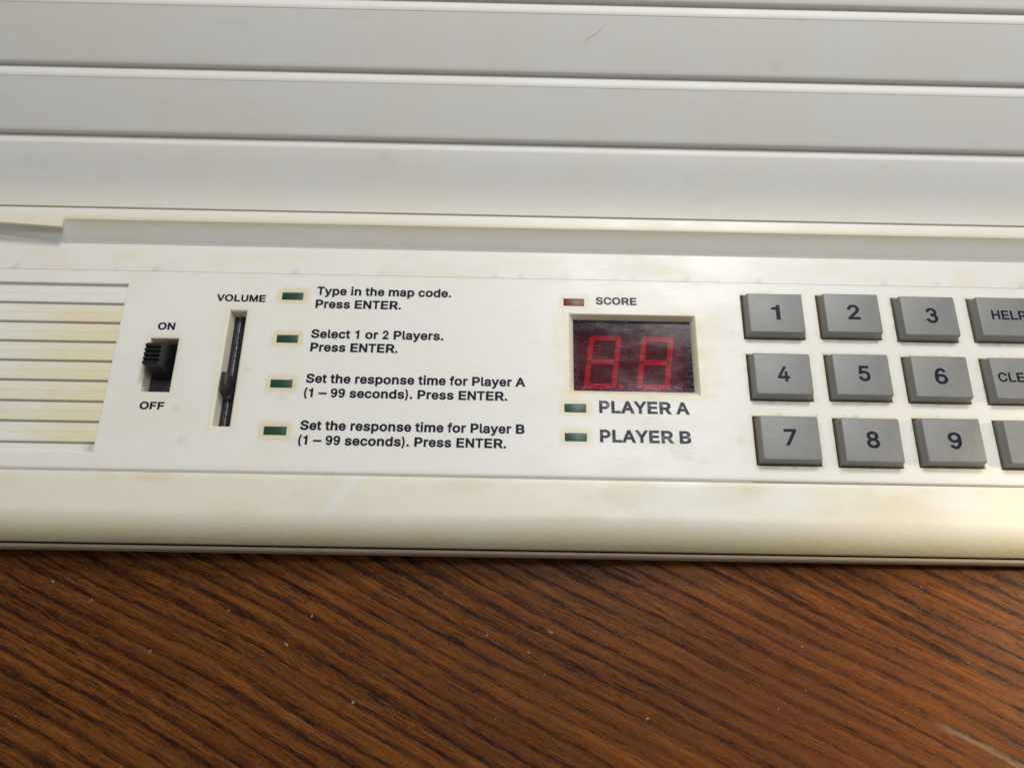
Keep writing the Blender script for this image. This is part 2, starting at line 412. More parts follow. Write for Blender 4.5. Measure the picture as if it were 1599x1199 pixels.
# ---- control panel: one sheet with openings, each with its moulded walls
KX = [57.85, 74.85, 91.85, 108.95]
KY = [[17.0, 17.32, 17.05, 17.2], [2.62, 2.80, 2.68, 2.62], [-11.62, -11.76, -11.48, -11.6]]
LED = [(-51.70, -46.87, 18.97, 20.9), (-51.65, -46.85, 8.56, 10.5), (-51.72, -46.87, -1.9, 0.04), (-51.80, -46.90, -12.42, -10.45),
       (11.17, 15.87, 18.84, 20.75), (11.15, 15.87, -6.2, -4.22), (11.17, 15.91, -12.58, -10.7)]
SPK = (-164.0, -86.1, -16.75, 22.3)
SWI = (-79.05, -72.60, -3.48, 9.28)
VOL = (-62.90, -58.65, -10.93, 16.40)
DSP = (12.30, 40.55, -1.95, 17.10)
holes = [(SPK, [((0,)*4, 0), ((.08,)*4, -.08), ((.10,)*4, -1.6)]),
         (SWI, [((0,)*4, 0), ((.18,)*4, -.14), ((.35, .22, .3, .3), -3.3)]),
         (VOL, [((0,)*4, 0), ((.28,)*4, -.22), ((.55, .75, .45, .45), -3.1)]),
         (DSP, [((0,)*4, 0), ((.16,)*4, -.12), ((1.15, .85, 1.45, .62), -2.05)])]
for r in LED: holes.append((r, [((0,)*4, 0), ((.07,)*4, -.08), ((.08,)*4, -.7)]))
for row in KY:
    for cx, cy in zip(KX, row):
        holes.append(((cx - 6.94, cx + 6.94, cy - 5.52, cy + 5.52), [((0,)*4, 0), ((.12,)*4, -.10), ((.14,)*4, -3.0)]))
PY0, PY1 = -19.95, 25.47
def lines(lo, hi, cuts, step):
    c = sorted(set([lo, hi] + [round(v, 4) for v in cuts if lo < v < hi])); out = []
    for a, b in zip(c, c[1:]):
        k = max(1, int(math.ceil((b - a) / step)))
        out += [a + (b - a) * i / k for i in range(k)]
    return out + [hi]
gx = lines(X0, X1, [v for r, _ in holes for v in r[:2]], 0.7)
gy = lines(PY0, PY1, [v for r, _ in holes for v in r[2:]], 0.7)
verts, faces, idx = [], [], {}
def vid(x, y, z=0.0):
    k = (round(x, 3), round(y, 3), round(z, 3))
    if k not in idx: idx[k] = len(verts); verts.append((x, y, z))
    return idx[k]
rects = [r for r, _ in holes]
for i in range(len(gx) - 1):
    mx = (gx[i] + gx[i + 1]) / 2
    cand = [r for r in rects if r[0] < mx < r[1]]
    for j in range(len(gy) - 1):
        my = (gy[j] + gy[j + 1]) / 2
        if any(r[2] < my < r[3] for r in cand): continue
        faces.append((vid(gx[i], gy[j]), vid(gx[i + 1], gy[j]), vid(gx[i + 1], gy[j + 1]), vid(gx[i], gy[j + 1])))
for r, rings in holes:
    ex = [x for x in gx if r[0] - 1e-4 <= x <= r[1] + 1e-4]; ey = [y for y in gy if r[2] - 1e-4 <= y <= r[3] + 1e-4]
    loop = [(x, r[2]) for x in ex[:-1]] + [(r[1], y) for y in ey[:-1]] + [(x, r[3]) for x in ex[:0:-1]] + [(r[0], y) for y in ey[:0:-1]]
    prev = None
    for (il, ir, ib, it), z in rings:
        ring = []
        for x, y in loop:
            u = (x - r[0]) / (r[1] - r[0]); w = (y - r[2]) / (r[3] - r[2])
            ring.append(vid(r[0] + il + u * (r[1] - r[0] - il - ir), r[2] + ib + w * (r[3] - r[2] - ib - it), z))
        if prev:
            for a in range(len(ring)):
                b = (a + 1) % len(ring); faces.append((prev[a], prev[b], ring[b], ring[a]))
        prev = ring
# rolled outer edges of the sheet
for yy, sgn in ((PY0, -1), (PY1, 1)):
    for i in range(len(gx) - 1):
        a, b = vid(gx[i], yy), vid(gx[i + 1], yy)
        for dy_, dz_ in ((0.10, -0.03), (0.22, -0.12), (0.58, -0.46), (0.60, -1.0)) if sgn < 0 else ((0.02, -0.03), (0.03, -0.3)):
            c, d = vid(gx[i], yy + sgn * dy_, dz_), vid(gx[i + 1], yy + sgn * dy_, dz_)
            faces.append((a, c, d, b) if sgn < 0 else (a, b, d, c)); a, b = c, d
def panel_stain(x, y, z):
    s = 0.0
    for k, r in enumerate(LED):
        d = rect_d(x, y, r) + 0.5 * (nz(x, y, .9, k) - 0.5)
        s = max(s, (0.78 if k < 4 else 0.55) * ss(1.35, 0.75, d))
    if 5 < x < 48:
        d = rect_d(x, y, (9.6, 44.6, -1.6, 16.4)) + 2.2 * (nz(x, y, .35, 4) - 0.5)
        s = max(s, 0.42 * ss(1.6, -0.2, d) * ss(0.25, 0.6, nz(x, y, .5, 9)) + 0.30 * ss(2.2, 0.5, rect_d(x, y, DSP)))
    for row in KY:
        for cx, cy in zip(KX, row):
            if abs(x - cx) < 10 and abs(y - cy) < 9:
                d = rect_d(x, y, (cx - 6.94, cx + 6.94, cy - 5.52, cy + 5.52)) + 0.9 * (nz(x, y, .6, 2) - 0.5)
                s = max(s, 0.55 * ss(0.9, 0.0, d))
    for r in (VOL, SWI):
        d = rect_d(x, y, r) + 1.2 * (nz(x, y, .4, 6) - 0.5)
        s = max(s, 0.35 * ss(1.6, 0.2, d))
    s = max(s, 0.14 * ss(0.50, 0.75, nz(x, y, .08, 3)) * ss(-30, -60, x) )
    return min(1, s)
def panel_dirt_shade(x, y, z):
    s = 0.0
    for cx, cy, rr in ((-57.3, 1.9, .45), (-56.6, 2.1, .35), (-69.8, 4.2, .3), (-70.5, -6.8, .8), (-68.5, -14, .9), (-45.2, -13.4, .5), (48.5, 13.4, .6), (48.2, -12, .8)):
        s = max(s, 0.15 * ss(rr * 1.6, rr * .4, math.hypot(x - cx, y - cy) + 0.5 * (nz(x, y, 1.2, 4) - .5)))
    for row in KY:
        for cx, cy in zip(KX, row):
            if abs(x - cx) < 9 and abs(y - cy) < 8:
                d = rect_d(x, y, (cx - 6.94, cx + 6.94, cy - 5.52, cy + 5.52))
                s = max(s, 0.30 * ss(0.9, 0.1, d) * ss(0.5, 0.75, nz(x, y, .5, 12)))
    if z < -0.15 and x > 50: s = max(s, 0.8)  # shade down in the key gaps, painted as dark colour
    return s
panel = from_data('control_panel', verts, faces, M['panel'], root, 35, stain_glare=panel_stain, dirt_shade=panel_dirt_shade)

# dark tray that closes the box below the keys and lenses
bm = bmesh.new(); frustum(bm, (-197, 215, -20.5, 26), -8.5, (-197, 215, -20.5, 26), -6.2, 0)
from_bm('inner_tray', bm, M['dark'], root)

# ---- speaker louvres
LY = [22.3, 17.42, 12.78, 8.2, 3.67, -0.86, -5.52, -10.02, -14.6, -19.0]
lp = [(22.25, -1.9), (22.22, -1.35)]
for k in range(9):
    a, b = LY[k], LY[k + 1]
    t0 = a - 0.06
    lp += [(t0, -0.92), (a - 0.30, -0.88)]
    mid = (a + b) / 2 + 0.1
    lp += [(mid + 0.12, -0.66), (mid, -0.62), (mid - 0.08, -0.66), (mid - 0.3, -0.64)]
    lp += [(b + 0.35, -0.27), (b + 0.20, -0.29), (b + 0.12, -0.38), (b + 0.02, -0.96)]
lp = [(y, z) for y, z in lp if y > -16.70] + [(-16.70, -0.85), (-16.70, -1.9)]
v, f = profile(lp, list(np.arange(-163.8, -86.3, 0.75)) + [-86.22])
def lou_st(x, y, z):
    k = min(8, max(0, sum(1 for q in LY[1:] if y < q)))
    a, b = LY[k], LY[k + 1]; u = (a - y) / (a - b)
    if k == 0 or k == 8: return 0.15 * ss(.5, .8, nz(x, y, .3, 3))
    reach = [0, -107, -108, -109, -111, -113, -122, -99, 0][k] + 5 * (nz(x, k, .2) - .5)
    worn_pale = ss(0.0, 1.0, (reach - x) / 14.0 + 0.5)
    lowhalf = 1.0 if u > 0.5 else 0.55
    s = 1.0 - worn_pale * (0.95 if u > 0.52 else 0.75) * (1 - 0.5 * ss(0.05, 0.0, abs(u - 0.5)))
    s *= 0.22 + 0.22 * ss(0.12, 0.3, u) + 0.30 * ss(-104, -90, x) + 0.45 * (nz(x, y, .25, 6) - .3)
    if u < 0.2: s *= 0.5
    return max(0, min(1, s * 1.05))
from_data('speaker_grille', v, f, M['louvre'], root, 25, stain_glare=lou_st,
          dirt_shade=lambda x, y, z: 0.55 * ss(2.0, 0.3, math.hypot((x + 87.2) * 0.9, y + 16.0) + 1.4 * (nz(x, y, 1.1, 2) - .5)) + 0.45 * (z < -0.90))  # dirt in the corner; groove shade between louvres painted in by depth

# ---- upper housing: flat strip, sloping step and thin ledge with a stepped tongue at the left
hx = [x for x in XS if x < -103] + [-102.4, -101.85, -101.65, -101.2, -100.6] + [x for x in XS if x > -100]
hp = [(25.54, -0.5), (25.54, -0.03), (25.58, 0.0), (27.5, 0.0), (29.5, 0.0), (31.4, 0.0), (32.2, 0.0)]
hp += [(32.42, 0.12)] + [(32.2 + 4.2 * q, 0.02 + 3.9 * q) for q in (0.14, 0.3, 0.5, 0.7, 0.9)] + [(36.22, 3.86), (36.45, 3.98), (36.8, 4.02), (37.6, 4.02), (39.0, 4.01), (39.12, 3.93), (39.14, 1.0), (41, 1.0)]
def tongue(x, i, y, z):
    foot = 32.2 if x > -101.3 else 32.0 + min(2.9, (-101.3 - x) * 0.137)
    if i == 5: return foot - 0.8, z
    if i == 6: return foot, z
    if 7 <= i <= 14: return foot + (36.5 - foot) * (y - 32.2) / 4.3, z
    return y, z
v, f = profile(hp, hx, tongue)
n = len(v)                                            # the thin tongue that overhangs the step
tx = list(np.arange(-198, -102, 2.0)) + [-102.2, -101.75, -101.7]
for x in tx:
    yl = 34.15 + min(0.9, max(0, -101.75 - x) * 0.056)
    v += [(x, 38.3, 4.05), (x, yl + 0.12, 4.05), (x, yl, 3.95), (x, yl, 3.5), (x, 38.3, 3.5)]
for a_ in range(len(tx) - 1):
    for i in range(4): f.append((n + a_ * 5 + i, n + a_ * 5 + i + 1, n + (a_ + 1) * 5 + i + 1, n + (a_ + 1) * 5 + i))
e = n + 5 * (len(tx) - 1); f.append((e, e + 1, e + 2, e + 3, e + 4))
def hou_st(x, y, z):
    s = 0.75 * ss(3.4, 3.9, z) * ss(38.3, 36.4, y) * (0.55 + 0.6 * nz(x, 0, .05, 3))
    s = max(s, 0.5 * ss(1.4, 3.8, z) * (z < 3.95) * (0.4 + nz(x, y, .07, 5)))
    s = max(s, 0.28 * ss(0.46, 0.66, nz(x, y * 1.5, .07, 8)) * ss(31.8, 30.5, y))
    return s
from_data('upper_housing', v, f, M['housing'], root, 24, stain_glare=hou_st,
          dirt_shade=lambda x, y, z: 0.3 * ss(0.55, 0.8, nz(x, 0, .35, 2)) * (y < 25.75))

# ---- ribbed cover, stepping up and away
steps = [((39.72, 3.75), (52.30, 10.17), 54.32, (54.36, 11.62)),
         ((54.36, 11.62), (63.82, 18.77), 66.05, (66.09, 19.98)),
         ((66.09, 19.98), (75.80, 27.59), 77.98, (78.02, 28.74)),
         ((78.02, 28.74), (88.2, 35.6), 90.3, (90.5, 37.0)),
         ((90.50, 37.0), (101.0, 43.0), 103.1, (103.3, 44.4))]
sp = [(39.74, 0.9), (39.72, 3.55)]
for k, ((ya, za), (yb_, zb_), yl, (yw, zw)) in enumerate(steps):
    if k == 0:
        sp += [(39.78, 3.75)]
        for q in np.linspace(0.04, 0.97, 22):
            zz = za + (zb_ - za) * (0.42 * q + 0.58 * q * q) if q < 0.5 else None
            e = q - 0.16 * math.sin(math.pi * q) * (1 - q) * 1.25
            sp.append((ya + (yb_ - ya) * q, za + (zb_ - za) * e))
    else:
        sp += [(ya + 0.05, za + 0.02), (ya + 0.16, za + 0.16)]
        for q in np.linspace(0.08, 0.96, 8):
            sp.append((ya + (yb_ - ya) * q, za + (zb_ - za) * q + 0.10 * math.sin(math.pi * q)))
    sp += [(yb_ - 0.45, zb_ - 0.27), (yb_ - 0.15, zb_ - 0.08), (yb_ + 0.15, zb_ + 0.02), (yb_ + 0.5, zb_ + 0.06), (yl - 0.42, zb_ + 0.04), (yl - 0.34, zb_ - 0.05), (yl - 0.28, zb_ - 0.35), (yl + 0.12, zb_ - 0.35), (yl + 0.12, zb_ + 0.05)]
    sp += [(yl + 0.10, zb_ + 0.2), (yw - 0.03, zw - 0.15)]
sp += [(130, 46), (140, 44), (142, ZT)]
v, f = profile(sp, XS)
cover = from_data('slatted_cover', v, f, M['slat'], root, 20, stain_glare=lambda x, y, z: 0.10 * ss(0.5, 0.72, nz(x, y, .03, 4)) + 0.16 * ss(46, 40.5, y))
# a fine dark scratch mark on the second rib from the top
scm = bmesh.new()
pts = [(14.6, 71.15), (15.6, 71.75), (16.7, 72.2), (17.8, 72.9), (18.6, 73.8)]
pv = []
for (px, py) in pts:
    q = (py - 66.09) / (75.80 - 66.09); pz = 19.98 + 7.61 * q + 0.10 * math.sin(math.pi * q) + 0.03
    pv.append((scm.verts.new((px, py - .035, pz)), scm.verts.new((px, py + .035, pz + 0.05))))
for a, b in zip(pv, pv[1:]): scm.faces.new((a[0], b[0], b[1], a[1]))
from_bm('scratch', scm, simple('grey_scratch', (0.36, 0.34, 0.31), 0.6), cover)

# ------------------------------------------------------------------ lettering
# outlines of a plain bold grotesque: advance, then closed splines of (handle, knot, handle) points
GLYPHS = {
'(':(273,[[[89,156,89,207,89,244],[93,283,101,324,108,364],[119,404,132,441,145,479],[160,511,177,539,196,539],[216,539,236,539,219,504],[204,467,191,428,178,389],[168,351,161,313,155,276],[151,240,151,207,151,176],[154,146,160,115,166,83],[176,51,188,16,201,-18],[217,-56,236,-96,216,-96],[196,-96,177,-96,148,-47],[126,3,111,55,97,106]]]),
')':(273,[[[57,-96,37,-96,57,-55],[73,-17,86,18,98,53],[107,85,113,116,119,147],[122,177,122,207,122,240],[118,276,112,313,105,351],[95,389,82,428,70,467],[55,504,37,539,57,539],[77,539,97,539,113,511],[128,479,142,441,155,404],[165,364,173,323,180,283],[184,244,184,207,184,156],[177,104,161,53,146,2],[125,-48,97,-96,77,-96]]]),
'.':(188,[[[108,-4,95,-4,83,-4],[72,0,63,9,54,18],[50,28,50,41,50,54],[54,65,63,73,72,82],[83,87,95,87,108,87],[119,82,128,73,137,65],[141,54,141,41,141,28],[137,18,128,9,119,0]]]),
'1':(453,[[[181,0,76,0,76,18],[76,36,76,55,181,55],[286,55,391,55,391,36],[391,18,391,0,286,0]],[[250,509,276,509,276,339],[276,170,276,0,255,0],[234,0,212,0,212,149],[212,299,212,448,211,448],[210,448,209,448,168,418],[127,388,86,358,86,381],[86,404,86,427,123,454],[161,481,198,509,224,509]]]),
'2':(453,[[[172,0,64,0,64,16],[64,32,64,47,121,108],[177,168,234,229,254,249],[270,267,282,282,295,298],[304,313,311,327,317,341],[320,356,320,371,320,390],[316,405,308,419,299,432],[288,442,273,449,259,456],[242,460,224,460,204,460],[187,456,172,447,158,439],[147,428,139,413,131,399],[127,382,127,362,107,362],[86,362,66,362,66,392],[72,419,86,442,100,465],[119,483,143,496,167,509],[194,516,225,516,255,516],[282,509,306,497,329,484],[348,467,361,445,374,424],[381,399,381,372,381,354],[378,335,371,318,364,300],[353,280,336,259,319,237],[296,211,267,180,229,140],[191,100,153,60,153,59],[153,58,153,57,231,57],[310,57,389,57,389,38],[389,19,389,0,281,0]]]),
'3':(453,[[[252,-7,218,-7,187,-7],[158,-1,133,10,107,21],[86,37,70,57,54,78],[46,103,44,132,66,132],[87,132,109,132,111,114],[117,99,126,87,136,75],[149,65,165,59,181,53],[199,50,219,50,239,50],[258,53,275,61,292,68],[305,79,315,93,324,107],[329,124,329,145,329,163],[325,181,316,196,307,212],[293,224,275,234,256,243],[231,248,201,248,186,248],[172,248,157,248,157,265],[157,282,157,299,200,349],[244,399,288,448,288,450],[288,451,288,452,215,452],[142,452,70,452,70,471],[70,490,70,509,171,509],[272,509,372,509,372,493],[372,477,372,461,319,400],[265,339,211,278,211,282],[211,285,211,289,249,293],[281,288,308,276,335,263],[356,246,371,222,386,199],[393,173,393,145,393,115],[385,89,370,66,355,43],[335,25,309,12,282,0]]]),
'4':(453,[[[164,105,40,105,40,123],[40,141,40,158,109,275],[178,392,247,509,268,509],[289,509,311,509,243,394],[176,280,109,166,109,165],[109,164,109,163,210,163],[312,163,413,163,413,144],[413,125,413,105,289,105]],[[302,0,282,0,282,40],[282,81,282,121,282,130],[282,138,282,146,282,203],[282,260,282,318,302,318],[322,318,343,318,343,212],[343,106,343,0,322,0]]]),
'5':(453,[[[254,-7,221,-7,191,-7],[164,-1,140,11,116,23],[97,39,83,60,69,81],[61,104,60,130,81,130],[101,130,122,130,124,115],[129,101,138,89,147,77],[159,67,173,60,188,53],[204,50,221,50,242,50],[260,55,276,64,292,74],[305,87,314,104,323,121],[328,141,328,162,328,184],[323,204,314,221,304,238],[291,252,275,262,258,272],[239,277,218,277,201,277],[184,274,167,268,151,263],[138,255,128,246,108,248],[88,250,67,253,77,338],[86,423,96,509,186,509],[276,509,366,509,366,490],[366,471,366,452,294,452],[222,452,151,452,145,402],[139,352,134,301,135,301],[135,301,136,301,147,311],[161,319,178,325,194,331],[211,334,229,334,253,334],[274,329,294,321,313,313],[331,301,345,285,359,270],[371,252,379,231,387,210],[391,188,391,163,391,130],[384,101,369,76,354,50],[334,30,309,15,283,1]]]),
'6':(453,[[[258,-7,226,-7,195,-7],[167,0,142,15,118,29],[98,49,84,74,71,100],[64,129,64,162,64,186],[69,212,80,239,91,266],[110,300,137,340,176,396],[214,453,252,509,276,509],[299,509,322,509,265,426],[208,344,151,261,149,261],[147,261,145,261,150,271],[157,280,165,288,174,296],[184,302,196,307,207,312],[221,314,235,314,266,314],[293,308,316,295,339,282],[357,263,370,240,382,216],[389,189,389,157,389,125],[382,97,368,73,354,48],[334,28,310,14,286,0]],[[207,48,226,48,246,48],[264,53,279,63,294,72],[306,85,314,101,323,118],[327,136,327,157,327,178],[323,197,314,213,306,230],[294,242,279,251,264,261],[246,265,226,265,207,265],[189,261,174,252,159,243],[147,230,138,214,129,198],[125,179,125,158,125,137],[129,118,138,102,147,85],[159,72,174,63,189,53]]]),
'7':(453,[[[120,0,97,0,172,149],[248,299,323,448,323,450],[323,451,323,452,236,452],[149,452,62,452,62,471],[62,490,62,509,172,509],[281,509,391,509,391,489],[391,469,391,449,315,299],[240,150,165,0,142,0]]]),
'8':(453,[[[260,-7,226,-7,192,-7],[162,-1,136,11,109,24],[89,40,74,62,59,83],[52,108,52,135,52,157],[56,177,65,195,74,213],[86,229,101,241,116,253],[133,261,153,265,153,265],[153,266,153,267,128,273],[108,287,93,308,78,329],[70,353,70,380,70,406],[77,429,90,450,104,470],[122,486,146,498,169,510],[196,516,226,516,256,516],[283,510,306,498,329,486],[348,470,361,450,375,429],[382,406,382,380,382,353],[374,329,359,308,344,287],[325,273,300,267,300,266],[300,265,300,265,319,261],[336,253,351,241,366,229],[378,213,387,195,396,177],[401,157,401,135,401,108],[393,83,378,62,364,40],[343,24,317,11,291,-1]],[[204,49,226,49,249,49],[268,53,285,60,301,68],[314,78,323,91,332,105],[337,121,337,139,337,158],[332,174,322,189,313,203],[300,214,283,223,266,231],[247,235,226,235,205,235],[186,231,169,223,152,214],[139,203,130,189,120,174],[115,158,115,139,115,121],[120,105,129,91,138,78],[151,68,167,60,184,53]],[[208,290,226,290,244,290],[260,293,274,300,288,307],[299,318,307,330,315,343],[319,358,319,376,319,393],[315,407,308,420,300,433],[289,443,275,449,261,456],[245,460,226,460,208,460],[191,456,177,449,163,443],[152,433,145,420,137,407],[133,393,133,376,133,358],[137,343,145,330,152,318],[163,307,178,300,192,293]]]),
'9':(453,[[[195,516,226,516,258,516],[286,508,310,494,335,480],[354,460,368,434,382,409],[389,380,389,347,389,323],[383,297,373,270,362,243],[343,209,315,168,277,112],[239,56,200,0,177,0],[154,0,130,0,187,83],[244,165,301,248,303,248],[305,248,307,248,303,238],[296,229,287,221,279,213],[269,207,257,202,245,197],[232,195,218,195,187,195],[160,201,137,214,114,227],[96,245,83,269,70,292],[64,320,64,352,64,384],[71,412,85,436,99,461],[118,480,143,494,167,508]],[[246,460,226,460,207,460],[189,456,174,446,159,437],[147,424,138,407,130,391],[125,372,125,352,125,330],[130,312,138,295,147,279],[159,266,174,257,189,248],[207,243,226,243,246,243],[263,248,279,257,294,266],[306,279,314,295,323,311],[327,330,327,350,327,372],[323,391,314,407,306,424],[294,437,279,446,264,456]]]),
'A':(480,[[[39,0,16,0,78,170],[140,339,201,509,226,509],[251,509,276,509,338,339],[401,170,463,0,440,0],[418,0,395,0,359,101],[323,202,287,302,281,321],[273,344,264,372,255,400],[245,435,232,478,236,478],[241,478,245,478,233,435],[222,399,213,371,204,343],[196,320,191,302,155,202],[120,101,85,0,62,0]],[[197,142,110,142,110,161],[110,180,110,199,197,199],[283,199,370,199,370,180],[370,161,370,142,283,142]]]),
'B':(456,[[[122,0,60,0,60,170],[60,339,60,509,120,509],[181,509,241,509,276,509],[306,503,329,491,352,479],[369,462,381,442,392,422],[398,399,398,374,398,352],[394,334,387,320,379,306],[369,294,356,286,344,277],[330,271,315,267,315,265],[315,264,315,262,331,261],[347,255,363,245,379,235],[392,221,402,203,413,185],[418,163,418,136,418,111],[412,87,400,67,388,46],[370,30,344,18,319,6],[287,0,247,0,184,0]],[[125,115,125,57,165,57],[205,57,245,57,284,57],[313,65,330,80,347,95],[355,114,355,137,355,154],[351,170,342,184,334,198],[321,209,306,218,290,227],[271,231,248,231,207,231],[166,231,125,231,125,173]],[[125,341,125,285,162,285],[200,285,238,285,257,285],[273,289,288,296,303,303],[315,313,323,326,332,339],[336,355,336,372,336,395],[328,414,313,429,297,444],[273,452,240,452,202,452],[163,452,125,452,125,396]]]),
'C':(510,[[[293,-7,267,-7,223,-7],[184,4,150,25,116,46],[89,76,70,115,50,154],[40,201,40,254,40,308],[50,354,70,393,89,432],[116,462,150,484,184,505],[223,516,267,516,293,516],[317,512,340,504,363,497],[384,486,402,471,420,457],[436,439,448,418,460,398],[468,374,473,348,451,348],[430,348,408,348,404,366],[398,381,389,395,381,408],[370,419,357,428,345,438],[331,444,315,449,300,454],[284,456,267,456,236,456],[208,448,184,432,159,417],[139,394,125,364,111,334],[103,297,103,254,103,211],[111,175,125,145,140,115],[159,92,184,76,209,61],[236,53,267,53,284,53],[300,55,315,60,331,65],[345,71,357,81,370,90],[381,101,389,114,398,128],[404,143,408,160,430,160],[451,160,473,160,469,135],[460,111,448,91,436,70],[421,52,402,38,384,23],[363,12,341,5,318,-3]]]),
'E':(419,[[[165,0,60,0,60,170],[60,339,60,509,164,509],[268,509,372,509,372,490],[372,471,372,452,290,452],[207,452,125,452,125,396],[125,341,125,286,202,286],[278,286,355,286,355,267],[355,248,355,229,278,229],[202,229,125,229,125,172],[125,114,125,57,208,57],[292,57,375,57,375,38],[375,19,375,0,270,0]]]),
'F':(410,[[[82,0,60,0,60,170],[60,339,60,509,163,509],[266,509,369,509,369,490],[369,471,369,452,288,452],[206,452,125,452,125,394],[125,336,125,278,198,278],[272,278,346,278,346,259],[346,240,346,221,272,221],[198,221,125,221,125,147],[125,74,125,0,103,0]]]),
'H':(517,[[[82,0,60,0,60,170],[60,339,60,509,82,509],[103,509,125,509,125,435],[125,362,125,289,214,289],[303,289,392,289,392,362],[392,435,392,509,414,509],[435,509,457,509,457,339],[457,170,457,0,435,0],[414,0,392,0,392,77],[392,155,392,232,303,232],[214,232,125,232,125,155],[125,77,125,0,103,0]]]),
'L':(393,[[[160,0,60,0,60,170],[60,339,60,509,82,509],[103,509,125,509,125,358],[125,208,125,57,203,57],[282,57,361,57,361,38],[361,19,361,0,261,0]]]),
'M':(628,[[[81,0,60,0,60,170],[60,339,60,509,91,509],[121,509,152,509,193,402],[235,294,277,187,280,180],[284,170,287,159,291,148],[295,136,299,123,303,110],[307,97,311,84,315,71],[319,59,322,49,317,49],[312,49,307,49,310,59],[314,70,318,83,322,95],[326,108,330,121,334,134],[338,147,342,158,346,170],[349,179,352,187,394,294],[435,402,476,509,507,509],[537,509,568,509,568,339],[568,170,568,0,547,0],[525,0,504,0,504,97],[504,194,504,291,504,302],[504,314,504,327,505,340],[505,354,505,369,505,383],[506,398,506,413,506,428],[507,443,507,457,509,457],[511,457,513,457,508,441],[503,426,498,409,492,393],[487,378,482,363,477,348],[472,334,467,322,463,309],[459,299,456,291,418,194],[380,97,342,0,323,0],[305,0,286,0,248,97],[209,194,170,291,167,299],[163,309,159,321,155,333],[150,346,145,361,140,376],[135,391,129,408,124,424],[118,441,112,457,114,457],[117,457,119,457,119,444],[120,431,120,416,120,401],[121,387,121,372,121,357],[121,342,122,328,122,315],[122,302,122,291,122,194],[122,97,122,0,101,0]]]),
'N':(523,[[[82,0,60,0,60,170],[60,339,60,509,85,509],[111,509,136,509,205,400],[274,291,343,183,349,174],[355,164,363,151,370,138],[379,123,388,107,396,90],[405,73,414,55,411,55],[408,54,405,54,403,72],[401,90,401,108,400,126],[399,142,399,157,399,172],[399,185,399,195,399,300],[399,404,399,509,420,509],[442,509,463,509,463,339],[463,170,463,0,438,0],[412,0,387,0,325,97],[264,193,202,290,194,303],[186,316,177,331,169,345],[159,362,148,381,137,400],[123,424,108,452,111,453],[115,453,119,454,120,428],[121,405,122,384,123,362],[124,344,124,328,125,312],[125,300,125,291,125,194],[125,97,125,0,103,0]]]),
'O':(533,[[[311,-7,267,-7,223,-7],[184,4,150,25,116,46],[90,76,70,115,50,154],[40,201,40,254,40,308],[50,354,70,393,90,432],[116,462,150,484,184,505],[223,516,267,516,311,516],[350,505,384,484,418,462],[444,432,464,393,483,354],[493,308,493,254,493,201],[483,154,464,115,444,76],[418,46,384,25,350,4]],[[236,53,267,53,297,53],[325,61,349,76,374,91],[394,114,408,144,423,174],[430,211,430,254,430,298],[423,335,408,365,394,395],[374,417,349,433,325,448],[297,456,267,456,236,456],[209,448,184,433,159,417],[140,394,125,364,111,334],[103,297,103,254,103,211],[111,174,125,144,140,114],[159,92,184,76,209,61]]]),
'P':(445,[[[82,0,60,0,60,170],[60,339,60,509,118,509],[177,509,235,509,274,509],[307,502,332,487,358,473],[377,454,390,430,402,405],[409,378,409,348,409,317],[402,290,390,265,377,241],[358,222,332,207,307,193],[274,186,235,186,193,186],[151,186,109,186,109,205],[109,224,109,242,150,242],[191,242,233,242,259,242],[281,247,297,256,313,265],[325,278,333,294,341,310],[344,328,344,348,344,368],[341,386,333,402,325,417],[313,430,297,439,280,448],[259,452,232,452,196,452],[160,452,125,452,125,301],[125,151,125,0,103,0]]]),
'R':(449,[[[82,0,60,0,60,170],[60,339,60,509,119,509],[177,509,236,509,275,509],[307,502,333,489,359,475],[378,457,390,433,403,410],[409,382,409,352,409,321],[403,295,390,271,378,248],[359,230,333,217,307,204],[275,198,236,198,189,198],[143,198,96,198,96,217],[96,236,96,255,142,255],[188,255,234,255,260,255],[281,259,298,267,314,275],[326,286,334,300,341,315],[345,332,345,352,345,372],[341,390,334,405,326,420],[314,431,298,440,281,448],[259,452,233,452,197,452],[161,452,125,452,125,301],[125,151,125,0,103,0]],[[378,0,353,0,312,76],[271,153,230,229,254,229],[279,229,303,229,344,153],[386,76,428,0,403,0]]]),
'S':(447,[[[263,-9,224,-9,187,-9],[155,-3,128,9,100,21],[79,38,64,60,49,82],[40,107,38,137,60,137],[82,137,104,137,106,117],[112,101,123,88,134,75],[149,65,166,59,184,52],[203,49,224,49,247,49],[268,53,286,60,304,68],[319,78,329,92,340,105],[346,121,346,139,346,155],[341,169,332,179,323,189],[311,198,296,205,281,211],[264,217,245,222,224,228],[204,234,184,239,142,251],[109,268,86,289,63,311],[52,339,52,372,52,401],[60,426,75,448,90,469],[111,486,138,498,164,510],[194,516,227,516,261,516],[290,510,316,498,342,486],[362,469,377,449,392,428],[400,404,401,378,380,378],[358,378,337,378,335,403],[323,423,302,437,281,451],[256,459,225,459,203,459],[184,455,167,448,151,441],[138,431,129,418,120,406],[115,391,115,376,115,358],[120,344,131,334,142,323],[154,314,169,308,184,302],[199,297,212,293,230,289],[247,284,264,279,279,275],[295,270,312,264,328,257],[344,248,359,238,373,227],[385,214,395,198,404,181],[408,162,408,139,408,111],[401,86,386,64,372,41],[351,24,323,11,296,-2]]]),
'T':(449,[[[85,452,32,452,32,471],[32,490,32,509,160,509],[288,509,417,509,417,490],[417,471,417,452,363,452],[310,452,257,452,257,301],[257,151,257,0,235,0],[214,0,193,0,193,151],[193,301,193,452,139,452]]]),
